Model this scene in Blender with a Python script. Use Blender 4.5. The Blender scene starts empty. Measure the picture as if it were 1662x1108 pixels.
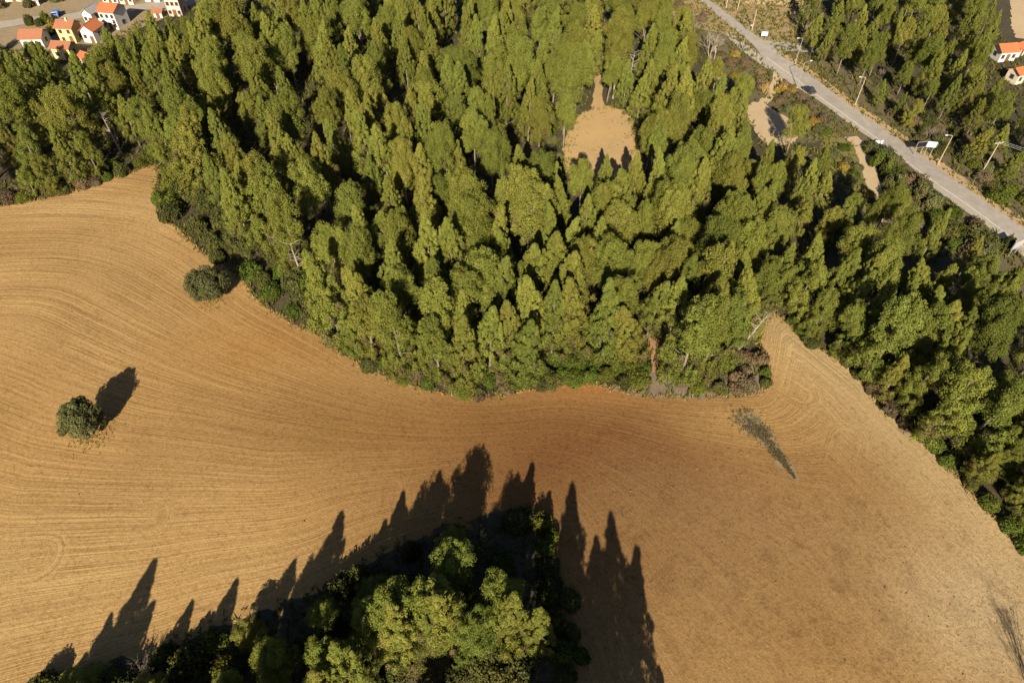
import bpy, math, random
import numpy as np
from mathutils import Vector, geometry
rad = math.radians
# ------------------------------------------------------------------ camera, sky, sun, exposure
scene = bpy.context.scene
COL = scene.collection
PITCH, FPX, CX, CY, CAMZ = rad(47.0), 1109.0, 831.0, 554.0, 90.0
cam_data = bpy.data.cameras.new('camera')
cam = bpy.data.objects.new('camera', cam_data); COL.objects.link(cam)
cam_data.sensor_width = 36.0
cam_data.lens = FPX / 1662.0 * 36.0
cam_data.clip_start, cam_data.clip_end = 1.0, 8000.0
cam.location = (0, 0, CAMZ)
cam.rotation_euler = (rad(90) - PITCH, 0, 0)
scene.camera = cam
SUN_EL, SUN_AZ = rad(29.0), rad(6.0)          # azimuth of the direction the light travels, from +Y to +X
world = bpy.data.worlds.new('World'); scene.world = world; world.use_nodes = True
wn = world.node_tree
sky = wn.nodes.new('ShaderNodeTexSky'); sky.sky_type = 'NISHITA'; sky.sun_disc = False
sky.air_density = 0.5; sky.dust_density = 0.6
sky.sun_elevation = SUN_EL; sky.sun_rotation = rad(180) + SUN_AZ
wn.links.new(sky.outputs[0], wn.nodes['Background'].inputs[0])
wn.nodes['Background'].inputs[1].default_value = 0.06
sun_data = bpy.data.lights.new('sun', 'SUN'); sun_data.energy = 5.0; sun_data.angle = rad(0.5)
sun_data.color = (1.0, 0.89, 0.72)
sun = bpy.data.objects.new('sun', sun_data); COL.objects.link(sun)
SDIR = np.array([math.sin(SUN_AZ) * math.cos(SUN_EL), math.cos(SUN_AZ) * math.cos(SUN_EL), -math.sin(SUN_EL)])
sun.rotation_euler = Vector(SDIR).to_track_quat('-Z', 'Y').to_euler()
sun.location = (0, -60, 140)
vs = scene.view_settings
vs.view_transform = 'Standard'; vs.look = 'None'; vs.gamma = 1.0; vs.use_curve_mapping = False
vs.exposure = 1.14
scene.cycles.max_bounces = 5; scene.cycles.diffuse_bounces = 2; scene.cycles.transmission_bounces = 2
scene.cycles.transparent_max_bounces = 4

# ------------------------------------------------------------------ place geometry
R = np.random.default_rng(7)
random.seed(7)

def hz(x, y):
    x = np.asarray(x, float); y = np.asarray(y, float)
    f = 1.0 / (1.0 + (np.hypot(x, y - 100) / 420.0) ** 4)
    return f * (0.9 * np.sin(x / 24.0 + 1.0) * np.cos(y / 29.0) + 0.6 * np.sin((x + 0.6 * y) / 43.0 + 0.4)
                + 0.25 * np.sin(x / 9.0 + 2 * np.sin(y / 17.0)))

def ray(px, py):
    u = (px - CX) / FPX; v = -(py - CY) / FPX
    return np.array([u, math.cos(PITCH) + v * math.sin(PITCH), -math.sin(PITCH) + v * math.cos(PITCH)])

def at(px, py, above=0.0):
    """where the sight line through a photo pixel meets the terrain (or a level above it)"""
    d = ray(px, py); z = above
    for _ in range(8):
        t = (z - CAMZ) / d[2]
        z = float(hz(d[0] * t, d[1] * t)) + above
    return np.array([d[0] * t, d[1] * t, z])

def to_px(p):
    p = np.atleast_2d(p); x, y, z = p[:, 0], p[:, 1], p[:, 2] - CAMZ
    zc = y * math.cos(PITCH) - z * math.sin(PITCH); yc = y * math.sin(PITCH) + z * math.cos(PITCH)
    return np.stack([CX + FPX * x / zc, CY - FPX * yc / zc], 1)

def line(pts):
    return np.array([at(*p)[:2] for p in pts])

def densify(P, step, jit=0.0, closed=False):
    Q = np.vstack([P, P[:1]]) if closed else P
    out = []
    for a, b in zip(Q[:-1], Q[1:]):
        n = max(1, int(np.linalg.norm(b - a) / step))
        out += [a + (b - a) * k / n for k in range(n)]
    if not closed: out.append(Q[-1])
    out = np.array(out)
    if jit: out = out + R.uniform(-jit, jit, out.shape)
    return out

def smooth(P, it=2):
    for _ in range(it):
        Q = [P[0]]
        for a, b in zip(P[:-1], P[1:]): Q += [0.75 * a + 0.25 * b, 0.25 * a + 0.75 * b]
        Q.append(P[-1]); P = np.array(Q)
    return P

def inside(P, x, y):
    x = np.asarray(x, float); y = np.asarray(y, float); r = np.zeros(x.shape, bool)
    j = len(P) - 1
    for i in range(len(P)):
        xi, yi = P[i]; xj, yj = P[j]
        c = ((yi > y) != (yj > y)) & (x < (xj - xi) * (y - yi) / (yj - yi + 1e-12) + xi)
        r ^= c; j = i
    return r

def dist(P, x, y):
    x = np.asarray(x, float); y = np.asarray(y, float); d = np.full(x.shape, 1e9)
    for a, b in zip(P[:-1], P[1:]):
        e = b - a; L = e @ e + 1e-9
        t = np.clip(((x - a[0]) * e[0] + (y - a[1]) * e[1]) / L, 0, 1)
        d = np.minimum(d, np.hypot(x - a[0] - t * e[0], y - a[1] - t * e[1]))
    return d

# ------------------------------------------------------------------ objects
def tag(o, label=None, cat=None, group=None, kind=None):
    if label: o['label'] = label
    if cat: o['category'] = cat
    if group: o['group'] = group
    if kind: o['kind'] = kind
    return o

def link(name, mesh, parent=None):
    o = bpy.data.objects.new(name, mesh); COL.objects.link(o)
    if parent is not None: o.parent = parent
    return o

def empty(name, loc, rz=0.0, sc=(1, 1, 1)):
    o = bpy.data.objects.new(name, None); COL.objects.link(o)
    o.location = loc; o.rotation_euler = (0, 0, rz); o.scale = sc; o.empty_display_size = 0.5
    return o

def mesh_np(name, V, F, mat, col=None, shade=False, attrs=None):
    """V (n,3); F a list of faces or an (m,k) array"""
    V = np.asarray(V, np.float32); me = bpy.data.meshes.new(name)
    if isinstance(F, np.ndarray):
        m, k = F.shape; idx = F.ravel().astype(np.int32); st = np.arange(0, m * k, k, dtype=np.int32)
    else:
        idx = np.array([i for f in F for i in f], np.int32)
        ln = np.array([len(f) for f in F], np.int32); st = np.concatenate([[0], np.cumsum(ln)[:-1]]).astype(np.int32)
    me.vertices.add(len(V)); me.vertices.foreach_set('co', V.ravel())
    me.loops.add(len(idx)); me.loops.foreach_set('vertex_index', idx)
    me.polygons.add(len(st)); me.polygons.foreach_set('loop_start', st)
    if col is not None:
        a = me.attributes.new('tint', 'FLOAT_COLOR', 'POINT')
        c = np.ones((len(V), 4), np.float32); c[:, :3] = col; a.data.foreach_set('color', c.ravel())
    for k_, v_ in (attrs or {}).items():
        a = me.attributes.new(k_, 'FLOAT', 'POINT'); a.data.foreach_set('value', np.asarray(v_, np.float32))
    me.polygons.foreach_set('use_smooth', np.full(len(st), bool(shade)))
    me.update(calc_edges=True); me.validate()
    me.materials.append(mat)
    return me

class MB:
    """collects simple solids into one mesh"""
    def __init__(s): s.v = []; s.f = []
    def add(s, V, F):
        o = len(s.v); s.v += [tuple(map(float, p)) for p in V]; s.f += [tuple(i + o for i in f) for f in F]; return s
    def box(s, c, d, rz=0.0):
        x, y, z = d[0] / 2, d[1] / 2, d[2] / 2; ca, sa = math.cos(rz), math.sin(rz)
        V = [(c[0] + a * x * ca - b * y * sa, c[1] + a * x * sa + b * y * ca, c[2] + e * z)
             for e in (-1, 1) for a, b in ((-1, -1), (1, -1), (1, 1), (-1, 1))]
        return s.add(V, [(3, 2, 1, 0), (4, 5, 6, 7), (0, 1, 5, 4), (1, 2, 6, 5), (2, 3, 7, 6), (3, 0, 4, 7)])
    def tube(s, pts, rads, n=6):
        pts = [np.array(p, float) for p in pts]; rings = []
        for i, p in enumerate(pts):
            d = pts[min(i + 1, len(pts) - 1)] - pts[max(i - 1, 0)]; d = d / (np.linalg.norm(d) + 1e-9)
            a = np.cross(d, (0, 0, 1)) if abs(d[2]) < 0.95 else np.cross(d, (1, 0, 0)); a = a / np.linalg.norm(a); b = np.cross(d, a)
            rings.append([p + rads[i] * (math.cos(2 * math.pi * k / n) * a + math.sin(2 * math.pi * k / n) * b) for k in range(n)])
        V = [q for r_ in rings for q in r_]
        F = [(i * n + k, i * n + (k + 1) % n, (i + 1) * n + (k + 1) % n, (i + 1) * n + k) for i in range(len(pts) - 1) for k in range(n)]
        F += [tuple(range(n - 1, -1, -1)), tuple((len(pts) - 1) * n + k for k in range(n))]
        return s.add(V, F)
    def prism(s, prof, y0, y1):
        """profile in x,z extruded along y"""
        n = len(prof); V = [(x, y0, z) for x, z in prof] + [(x, y1, z) for x, z in prof]
        F = [tuple(range(n)), tuple(range(2 * n - 1, n - 1, -1))] + [(k, k + n, (k + 1) % n + n, (k + 1) % n) for k in range(n)]
        return s.add(V, F)
    def build(s, name, mat, parent=None, shade=False):
        return link(name, mesh_np(name, s.v, s.f, mat, shade=shade), parent)

# ------------------------------------------------------------------ materials
def new_mat(name):
    m = bpy.data.materials.new(name); m.use_nodes = True; nt = m.node_tree
    b = nt.nodes['Principled BSDF']; b.inputs['Specular IOR Level'].default_value = 0.2; b.inputs['Roughness'].default_value = 0.85
    return m, nt, b

def nd(nt, t, **kw):
    n = nt.nodes.new(t)
    for k, v in kw.items():
        if k in n.inputs.keys() if isinstance(k, str) else False: n.inputs[k].default_value = v
        else: setattr(n, k, v)
    return n

def mixc(nt, fac, a, b, mode='MIX'):
    n = nt.nodes.new('ShaderNodeMix'); n.data_type = 'RGBA'; n.blend_type = mode; n.clamp_factor = True
    for i, v in ((0, fac), (6, a), (7, b)):
        if hasattr(v, 'links') or isinstance(v, bpy.types.NodeSocket): nt.links.new(v, n.inputs[i])
        elif isinstance(v, tuple): n.inputs[i].default_value = (*v, 1) if len(v) == 3 else v
        else: n.inputs[i].default_value = v
    return n.outputs[2]

def mth(nt, op, a, b=None, c=None):
    n = nt.nodes.new('ShaderNodeMath'); n.operation = op
    for i, v in enumerate((a, b, c)):
        if v is None: continue
        if isinstance(v, bpy.types.NodeSocket): nt.links.new(v, n.inputs[i])
        else: n.inputs[i].default_value = v
    return n.outputs[0]

def rng_map(nt, v, a, b, c=0.0, d=1.0):
    n = nt.nodes.new('ShaderNodeMapRange'); nt.links.new(v, n.inputs[0])
    for i, q in enumerate((a, b, c, d)): n.inputs[i + 1].default_value = q
    return n.outputs[0]

def noise(nt, vec, scale, detail=4.0, rough=0.55):
    n = nt.nodes.new('ShaderNodeTexNoise'); n.inputs['Scale'].default_value = scale
    n.inputs['Detail'].default_value = detail; n.inputs['Roughness'].default_value = rough
    if vec is not None: nt.links.new(vec, n.inputs['Vector'])
    return n.outputs['Fac']

def objpos(nt):
    return nt.nodes.new('ShaderNodeTexCoord').outputs['Object']

def attr(nt, name, out='Fac'):
    n = nt.nodes.new('ShaderNodeAttribute'); n.attribute_name = name; return n.outputs[out]

def bump(nt, b, h, strength, distance):
    n = nt.nodes.new('ShaderNodeBump'); n.inputs['Strength'].default_value = strength; n.inputs['Distance'].default_value = distance
    nt.links.new(h, n.inputs['Height']); nt.links.new(n.outputs[0], b.inputs['Normal'])

def ground_mat(name, a, b_, c, scale=0.25, fine=2.2, bs=0.6, bd=0.12):
    m, nt, b = new_mat(name); p = objpos(nt)
    n1 = rng_map(nt, noise(nt, p, scale, 5), 0.35, 0.65); n2 = rng_map(nt, noise(nt, p, fine, 5, 0.7), 0.35, 0.7)
    col = mixc(nt, n2, mixc(nt, n1, a, b_), c)
    nt.links.new(col, b.inputs['Base Color']); bump(nt, b, noise(nt, p, fine * 1.7, 5, 0.7), bs, bd)
    return m

def leaf_mat(name, base, warm, trans=0.28, var=0.22):
    """foliage: the mesh's own tint, varied a little from plant to plant"""
    m = bpy.data.materials.new(name); m.use_nodes = True; nt = m.node_tree; nt.nodes.clear()
    out = nt.nodes.new('ShaderNodeOutputMaterial')
    oi = nt.nodes.new('ShaderNodeObjectInfo')
    c = mixc(nt, rng_map(nt, oi.outputs['Random'], 0.55, 1.0), mixc(nt, rng_map(nt, oi.outputs['Random'], 0.0, .38), tuple(v * k for v, k in zip(base, (.82, .88, .92))), base), warm)
    c = mixc(nt, 1.0, c, attr(nt, 'tint', 'Color'), 'MULTIPLY')
    r2 = mth(nt, 'FRACT', mth(nt, 'MULTIPLY', oi.outputs['Random'], 17.3))
    hsv = nt.nodes.new('ShaderNodeHueSaturation'); nt.links.new(c, hsv.inputs['Color'])
    nt.links.new(rng_map(nt, r2, 0, 1, 1 - var, 1 + var), hsv.inputs['Value'])
    d = nt.nodes.new('ShaderNodeBsdfDiffuse'); t = nt.nodes.new('ShaderNodeBsdfTranslucent')
    nt.links.new(hsv.outputs[0], d.inputs[0]); nt.links.new(hsv.outputs[0], t.inputs[0])
    mx = nt.nodes.new('ShaderNodeMixShader'); mx.inputs[0].default_value = trans
    nt.links.new(d.outputs[0], mx.inputs[1]); nt.links.new(t.outputs[0], mx.inputs[2]); nt.links.new(mx.outputs[0], out.inputs[0])
    return m

def plain_mat(name, col, rough=0.8, dirt=0.25, scale=1.5, spec=0.25, metal=0.0):
    m, nt, b = new_mat(name); p = objpos(nt)
    n = rng_map(nt, noise(nt, p, scale, 5, 0.65), 0.3, 0.75)
    dk = tuple(v * (1 - dirt) for v in col)
    nt.links.new(mixc(nt, n, col, dk), b.inputs['Base Color'])
    b.inputs['Roughness'].default_value = rough; b.inputs['Specular IOR Level'].default_value = spec; b.inputs['Metallic'].default_value = metal
    return m

M = {}
M['floor'] = ground_mat('forest_floor', (.060, .046, .026), (.085, .062, .032), (.036, .036, .018), .12, 1.3)
M['scrub_soil'] = ground_mat('scrub_soil', (0.090, 0.073, 0.039), (0.065, 0.065, 0.028), (0.138, 0.103, 0.056), .15, 1.5)
M['dry'] = ground_mat('dry_grass_soil', (0.232, 0.172, 0.090), (0.172, 0.138, 0.065), (0.284, 0.215, 0.120), .12, 1.4)
M['ochre'] = ground_mat('ochre_earth', (.36, .225, .092), (.27, .185, .085), (.38, .262, .128), .14, 1.8, .6, .1)
M['sand'] = ground_mat('pale_track_earth', (0.396, 0.292, 0.163), (0.344, 0.249, 0.138), (0.430, 0.327, 0.198), .2, 1.6, .4, .06)
M['redpath'] = ground_mat('reddish_path_earth', (0.284, 0.155, 0.073), (0.241, 0.138, 0.069), (0.327, 0.198, 0.103), .3, 1.6)
M['greysoil'] = ground_mat('grey_scrub_earth', (0.172, 0.129, 0.086), (0.224, 0.163, 0.103), (0.120, 0.103, 0.073), .4, 1.8)
M['verge'] = ground_mat('verge_earth', (0.344, 0.232, 0.112), (0.258, 0.181, 0.086), (0.396, 0.284, 0.155), .25, 1.5)
M['pine'] = leaf_mat('pine_needles', (.176, .188, .037), (.205, .194, .040), .34, .2)
M['pine_lush'] = leaf_mat('lush_pine_needles', (.168, .192, .036), (.180, .195, .038), .3, .06)
M['maquis'] = leaf_mat('dark_shrub_leaves', (.070, .072, .022), (.084, .080, .023), .2)
M['olive'] = leaf_mat('olive_leaves', (.105, .108, .042), (.115, .112, .043), .25)
M['green'] = leaf_mat('green_shrub_leaves', (.080, .100, .018), (.110, .112, .020), .25)
M['brown'] = leaf_mat('brown_scrub', (.13, .095, .052), (.17, .12, .062), .15)
M['yellow'] = leaf_mat('yellow_dry_shrub', (.24, .165, .035), (.26, .19, .045), .2)
M['straw'] = leaf_mat('straw_grass', (.34, .25, .11), (.34, .25, .11), .3, 0)
M['bark'] = plain_mat('pine_bark', (.21, .165, .12), .95, .5, 3.0)
M['palebark'] = plain_mat('pale_bark', (.30, .25, .195), .95, .4, 3.0)
M['twig'] = plain_mat('dry_twigs', (.22, .17, .13), .95, .4, 4.0)
M['asphalt'] = plain_mat('worn_asphalt', (0.325, 0.285, 0.235), .9, .3, .5)
M['shoulder'] = plain_mat('pale_road_shoulder', (0.344, 0.297, 0.237), .95, .25, .8)
M['paint'] = plain_mat('road_paint', (0.568, 0.516, 0.430), .8, .35, 1.2)
M['white'] = plain_mat('white_render', (0.619, 0.585, 0.533), .85, .2, 1.0)
M['cream'] = plain_mat('cream_render', (0.585, 0.499, 0.361), .85, .2, 1.0)
M['yellowwall'] = plain_mat('yellow_render', (0.619, 0.499, 0.215), .85, .18, 1.0)
M['pink'] = plain_mat('raw_brick_render', (.58, .42, .34), .9, .3, 1.0)
M['roof'] = plain_mat('orange_roof_tiles', (0.430, 0.138, 0.052), .85, .35, 2.5)
M['roofbrown'] = plain_mat('weathered_roof_tiles', (0.327, 0.133, 0.069), .85, .35, 2.5)
M['concrete'] = plain_mat('concrete_slab', (0.361, 0.335, 0.310), .9, .3, 1.2)
M['greyroof'] = plain_mat('grey_roof', (.30, .28, .27), .85, .3, 1.4)
M['glass'] = plain_mat('dark_window_glass', (.03, .035, .045), .12, .1, 2.0, .6)
M['shutter'] = plain_mat('brown_shutter', (.16, .085, .04), .7, .3, 2.0)
M['steel'] = plain_mat('galvanised_steel', (.45, .44, .42), .5, .25, 3.0, .5, .6)
M['wood'] = plain_mat('weathered_pole_wood', (.42, .34, .24), .9, .3, 3.0)
M['board'] = plain_mat('white_sign_board', (0.636, 0.645, 0.671), .5, .15, 1.0)
M['boardblue'] = plain_mat('pale_blue_sign_board', (.40, .52, .82), .5, .15, 1.0)
M['dark'] = plain_mat('black_rubber', (.02, .02, .02), .8, .2, 3.0)
M['boardshade'] = plain_mat('shaded_sign_board', (.018, .016, .016), 1.0, .2, 2.0, 0.0)  # shade on the billboard's second face, put into its colour as near-black
M['carpaint'] = plain_mat('dark_car_paint', (.035, .042, .05), .3, .2, 2.0, .6)
M['bluepaint'] = plain_mat('blue_paint', (.09, .17, .42), .4, .2, 2.0, .5)
M['lamp'] = plain_mat('clear_lamp_glass', (.6, .58, .55), .25, .1, 2.0, .5)
M['redlamp'] = plain_mat('red_lamp_glass', (.35, .02, .02), .3, .1, 2.0, .5)

def field_mat():
    """tilled soil: passes of the harrow follow the attribute phi, the turning loops phi2"""
    m, nt, b = new_mat('tilled_soil'); p = objpos(nt)
    def passes(a, k):
        s = nt.nodes.new('ShaderNodeSeparateXYZ'); nt.links.new(p, s.inputs[0])
        wob = mth(nt, 'MULTIPLY', mth(nt, 'SUBTRACT', noise(nt, p, .05, 2), .5), 1.2)
        f = mth(nt, 'ADD', attr(nt, a), wob)
        c = nt.nodes.new('ShaderNodeCombineXYZ')
        nt.links.new(mth(nt, 'MULTIPLY', f, k), c.inputs[0])
        nt.links.new(mth(nt, 'MULTIPLY', s.outputs[0], .035), c.inputs[1]); nt.links.new(mth(nt, 'MULTIPLY', s.outputs[1], .035), c.inputs[2])
        fine = noise(nt, c.outputs[0], 1.0, 4, .62)
        c2 = nt.nodes.new('ShaderNodeCombineXYZ')
        nt.links.new(mth(nt, 'MULTIPLY', f, k * .28), c2.inputs[0])
        nt.links.new(mth(nt, 'MULTIPLY', s.outputs[0], .02), c2.inputs[1]); nt.links.new(mth(nt, 'MULTIPLY', s.outputs[1], .02), c2.inputs[2])
        bold = noise(nt, c2.outputs[0], 1.0, 2, .5)
        return fine, bold
    f1, b1 = passes('phi', 4.2); f2, b2 = passes('phi2', 2.6)
    lm = attr(nt, 'loopmask')
    mf = nt.nodes.new('ShaderNodeMix'); nt.links.new(lm, mf.inputs[0]); nt.links.new(f1, mf.inputs[2]); nt.links.new(f2, mf.inputs[3])
    mb = nt.nodes.new('ShaderNodeMix'); nt.links.new(lm, mb.inputs[0]); nt.links.new(b1, mb.inputs[2]); nt.links.new(b2, mb.inputs[3])
    fine, bold = mf.outputs[0], mb.outputs[0]
    tilled = mth(nt, 'MULTIPLY', attr(nt, 'tilled'), rng_map(nt, noise(nt, p, .07, 3), .35, .62, .55, 1.0))
    soil = attr(nt, 'tint', 'Color')
    # broad patches of drier and moister soil
    big = rng_map(nt, noise(nt, p, .05, 5, .6), .3, .7)
    c = mixc(nt, mth(nt, 'MULTIPLY', big, .5), soil, mixc(nt, 1.0, soil, (.74, .66, .56), 'MULTIPLY'))
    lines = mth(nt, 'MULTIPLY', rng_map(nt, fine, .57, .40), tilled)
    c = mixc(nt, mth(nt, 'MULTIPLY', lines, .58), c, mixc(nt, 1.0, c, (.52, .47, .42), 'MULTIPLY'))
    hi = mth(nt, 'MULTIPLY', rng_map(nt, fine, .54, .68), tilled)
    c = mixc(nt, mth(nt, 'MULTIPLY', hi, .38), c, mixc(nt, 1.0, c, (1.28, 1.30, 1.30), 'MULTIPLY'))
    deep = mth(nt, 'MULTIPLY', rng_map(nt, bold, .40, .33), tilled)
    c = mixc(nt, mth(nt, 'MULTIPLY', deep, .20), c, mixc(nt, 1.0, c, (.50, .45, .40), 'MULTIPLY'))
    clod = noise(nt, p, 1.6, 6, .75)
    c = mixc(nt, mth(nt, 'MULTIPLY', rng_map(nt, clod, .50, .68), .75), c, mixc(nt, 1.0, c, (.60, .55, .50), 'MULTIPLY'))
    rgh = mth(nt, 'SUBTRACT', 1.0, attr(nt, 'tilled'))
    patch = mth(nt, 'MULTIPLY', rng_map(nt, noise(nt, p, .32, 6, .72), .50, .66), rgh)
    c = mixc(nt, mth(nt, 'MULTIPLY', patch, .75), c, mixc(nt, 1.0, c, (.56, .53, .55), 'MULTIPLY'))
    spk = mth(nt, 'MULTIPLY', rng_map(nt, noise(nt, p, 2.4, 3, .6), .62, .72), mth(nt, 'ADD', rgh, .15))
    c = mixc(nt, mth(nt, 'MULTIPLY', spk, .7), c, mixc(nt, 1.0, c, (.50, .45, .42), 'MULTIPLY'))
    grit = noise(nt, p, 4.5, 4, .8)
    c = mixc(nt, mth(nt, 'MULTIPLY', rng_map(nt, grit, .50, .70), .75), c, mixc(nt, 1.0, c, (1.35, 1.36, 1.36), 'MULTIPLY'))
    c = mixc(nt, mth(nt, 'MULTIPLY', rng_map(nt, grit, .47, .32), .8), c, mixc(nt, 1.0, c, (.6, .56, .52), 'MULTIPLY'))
    nt.links.new(c, b.inputs['Base Color'])
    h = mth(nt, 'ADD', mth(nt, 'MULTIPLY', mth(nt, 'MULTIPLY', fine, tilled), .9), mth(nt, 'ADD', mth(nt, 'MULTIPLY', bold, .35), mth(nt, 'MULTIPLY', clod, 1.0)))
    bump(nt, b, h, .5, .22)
    b.inputs['Roughness'].default_value = 1.0; b.inputs['Specular IOR Level'].default_value = 0.0
    return m
M['field'] = field_mat()

# ------------------------------------------------------------------ the setting: terrain and its sheets
def axis(lo, hi, step, far):
    a = np.arange(lo, hi + .1, step); g = []; q = step; v = hi
    while v < far: q *= 1.6; v += q; g.append(v)
    g = np.array(g); return np.concatenate([(lo - (g - hi))[::-1], a, g])

def build_ground():
    X = axis(-330, 330, 3.0, 3500); Y = axis(-120, 420, 3.0, 3500)
    gx, gy = np.meshgrid(X, Y); V = np.stack([gx.ravel(), gy.ravel(), hz(gx, gy).ravel()], 1)
    nx, ny = len(X), len(Y); i = np.arange(nx * ny).reshape(ny, nx)
    F = np.stack([i[:-1, :-1].ravel(), i[:-1, 1:].ravel(), i[1:, 1:].ravel(), i[1:, :-1].ravel()], 1)
    o = link('ground', mesh_np('ground', V, F, M['floor'], shade=True)); tag(o, kind='structure')
build_ground()

def sheet(name, P, mat, lift, step=2.0, jit=.18, bstep=1.0, extra=None):
    B = densify(np.asarray(P, float), bstep, jit, True)
    lo, hi = B.min(0), B.max(0)
    gx, gy = np.meshgrid(np.arange(lo[0], hi[0], step), np.arange(lo[1], hi[1], step))
    gx = gx.ravel() + R.uniform(-.2, .2, gx.size) * step; gy = gy.ravel() + R.uniform(-.2, .2, gy.size) * step
    k = inside(B, gx, gy) & (dist(np.vstack([B, B[:1]]), gx, gy) > .35 * step)
    pts = [Vector(q) for q in B] + [Vector((a, b)) for a, b in zip(gx[k], gy[k])]
    n = len(B)
    v, e, f, *_ = geometry.delaunay_2d_cdt(pts, [(i, (i + 1) % n) for i in range(n)], [], 1, 1e-4)
    v = np.array([tuple(q) for q in v])
    F = [tuple(q) for q in f]
    F = [q if (v[q[1]][0] - v[q[0]][0]) * (v[q[2]][1] - v[q[0]][1]) - (v[q[1]][1] - v[q[0]][1]) * (v[q[2]][0] - v[q[0]][0]) > 0 else q[::-1] for q in F]
    F = np.array(F)
    V = np.column_stack([v, hz(v[:, 0], v[:, 1]) + lift])
    kw = extra(v[:, 0], v[:, 1]) if extra else {}
    o = link(name, mesh_np(name, V, F, mat, shade=True, **kw)); tag(o, kind='structure')
    return o

# outline of the tilled field, traced along the wood's foot
UP = [(0, 335), (60, 326), (130, 308), (200, 284), (250, 268), (256, 285), (250, 318), (270, 352), (305, 388), (335, 415), (368, 436),
      (396, 455), (412, 480), (440, 505), (480, 528), (515, 543), (552, 572), (600, 600), (650, 621), (700, 633), (750, 641),
      (800, 643), (850, 634), (900, 625), (945, 619), (1000, 632), (1040, 641), (1100, 645), (1160, 642), (1205, 641), (1237, 637), (1249, 620),
      (1246, 590), (1229, 562), (1236, 525), (1254, 505), (1268, 516), (1295, 542), (1335, 570), (1372, 592), (1402, 622), (1425, 652),
      (1455, 682), (1492, 710), (1525, 742), (1562, 782), (1602, 824), (1640, 868), (1662, 893)]
up = line(UP)
field_P = np.vstack([[[-300, up[0][1] - 6]], [[-170, up[0][1] - 2]], up, [[77, 48], [92, 20], [110, -20], [120, -90], [-300, -90]]])
CLUMP = [(-120, 1180), (0, 1135), (130, 1098), (250, 1062), (350, 1020), (450, 990), (540, 955), (600, 910), (680, 876), (780, 842), (850, 826), (878, 850), (886, 950), (905, 1050), (915, 1108)]
clump_edge = line(CLUMP)
clump_P = np.vstack([clump_edge, [[6, 10], [2, -30], [-80, -30]]])
upS = smooth(np.vstack([[[-300, up[0][1] - 14]], line([(0, 352), (130, 348), (250, 362), (340, 420), (420, 490)]), up[[15, 17, 19, 21, 23, 25, 27, 29, 30, 35, 36, 38, 40, 42, 44, 46, 48]], [[77, 48], [92, 20], [120, -90]]]), 3)
dnS = smooth(np.vstack([[[-300, 18]], clump_edge, [[10, 10], [14, -90]]]), 2)
LOOPS = [([(-60, 915), (60, 905)], 4.6), ([(40, 858), (245, 838)], 3.6), ([(560, 800), (640, 790)], 3.0), ([(1360, 760), (1375, 712)], 4.2),
         ([(75, 585), (90, 560)], 2.6), ([(1255, 610), (1300, 640)], 3.5), ([(1280, 830), (1310, 850)], 3.0)]

def blob(x, y, px, py, sx, sy):
    c = at(px, py); return np.exp(-(((x - c[0]) / sx) ** 2 + ((y - c[1]) / sy) ** 2))

def field_attrs(x, y):
    d1, d2 = dist(upS, x, y), dist(dnS, x, y)
    phi = 78.0 * d1 / (d1 + d2 + 1e-6)
    phi2 = np.zeros_like(x); msk = np.zeros_like(x)
    for pts, rr in LOOPS:                                            # U-turns: open at their start
        q = line(pts); d = dist(q, x, y); ax_ = q[-1] - q[0]; ax_ = ax_ / np.linalg.norm(ax_)
        al = (x - q[-1][0]) * ax_[0] + (y - q[-1][1]) * ax_[1]
        w = np.clip((rr * 1.15 - d) / (.45 * rr), 0, 1) * np.clip((d - .15 * rr) / (.3 * rr), 0, 1) * np.clip((al + rr * 1.6) / (rr * 1.4), 0, 1) * .9
        phi2 = np.where(w > msk, d * 1.35 + 17 * rr, phi2); msk = np.maximum(msk, w)
    c = np.tile(np.array([.350, .228, .098]), (len(x), 1))
    def lay(w, col, k=1.0):
        nonlocal c
        w = np.clip(w * k, 0, 1)[:, None]; c = c * (1 - w) + np.array(col) * w
    lay(blob(x, y, 150, 330, 34, 9), (.43, .305, .150), .7)
    lay(blob(x, y, 60, 450, 34, 18), (.395, .270, .125), .7)
    lay(blob(x, y, 60, 980, 30, 14), (.42, .295, .135), .8)
    lay(blob(x, y, 420, 560, 14, 9), (.31, .175, .062), .7)
    lay(blob(x, y, 700, 692, 38, 9), (.225, .130, .048), .85)
    lay(blob(x, y, 1010, 775, 27, 15), (.172, .078, .030), 1.25)
    lay(blob(x, y, 1110, 830, 13, 9), (.150, .088, .048), .9)
    lay(blob(x, y, 980, 900, 20, 13), (.195, .108, .040), 1.0)
    lay(blob(x, y, 960, 630, 12, 3), (.34, .165, .06), .7)
    lay(blob(x, y, 1200, 690, 11, 5), (.42, .285, .118), .7)
    lay(blob(x, y, 1250, 560, 7, 8), (.43, .285, .120), .8)
    lay(blob(x, y, 1340, 790, 13, 12), (.275, .165, .064), .85)
    lay(blob(x, y, 1290, 980, 16, 13), (.285, .178, .070), .85)
    lay(blob(x, y, 1200, 880, 30, 18), (.265, .170, .085), .5)
    de = dist(line(UP[35:]), x, y)
    lay(np.exp(-(de / 9.0) ** 2) * (x > 30), (.40, .305, .165), .95)
    lay(blob(x, y, 1610, 1000, 12, 12), (.385, .30, .175), .9)
    c = c * np.array([.945, .915, .86])
    till = 1.0 - .62 * np.clip(blob(x, y, 1060, 900, 24, 17) + blob(x, y, 1560, 980, 22, 22) + .6 * blob(x, y, 1330, 980, 20, 14), 0, 1)
    return dict(col=c, attrs=dict(phi=phi, phi2=phi2, loopmask=msk, tilled=till))

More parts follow.
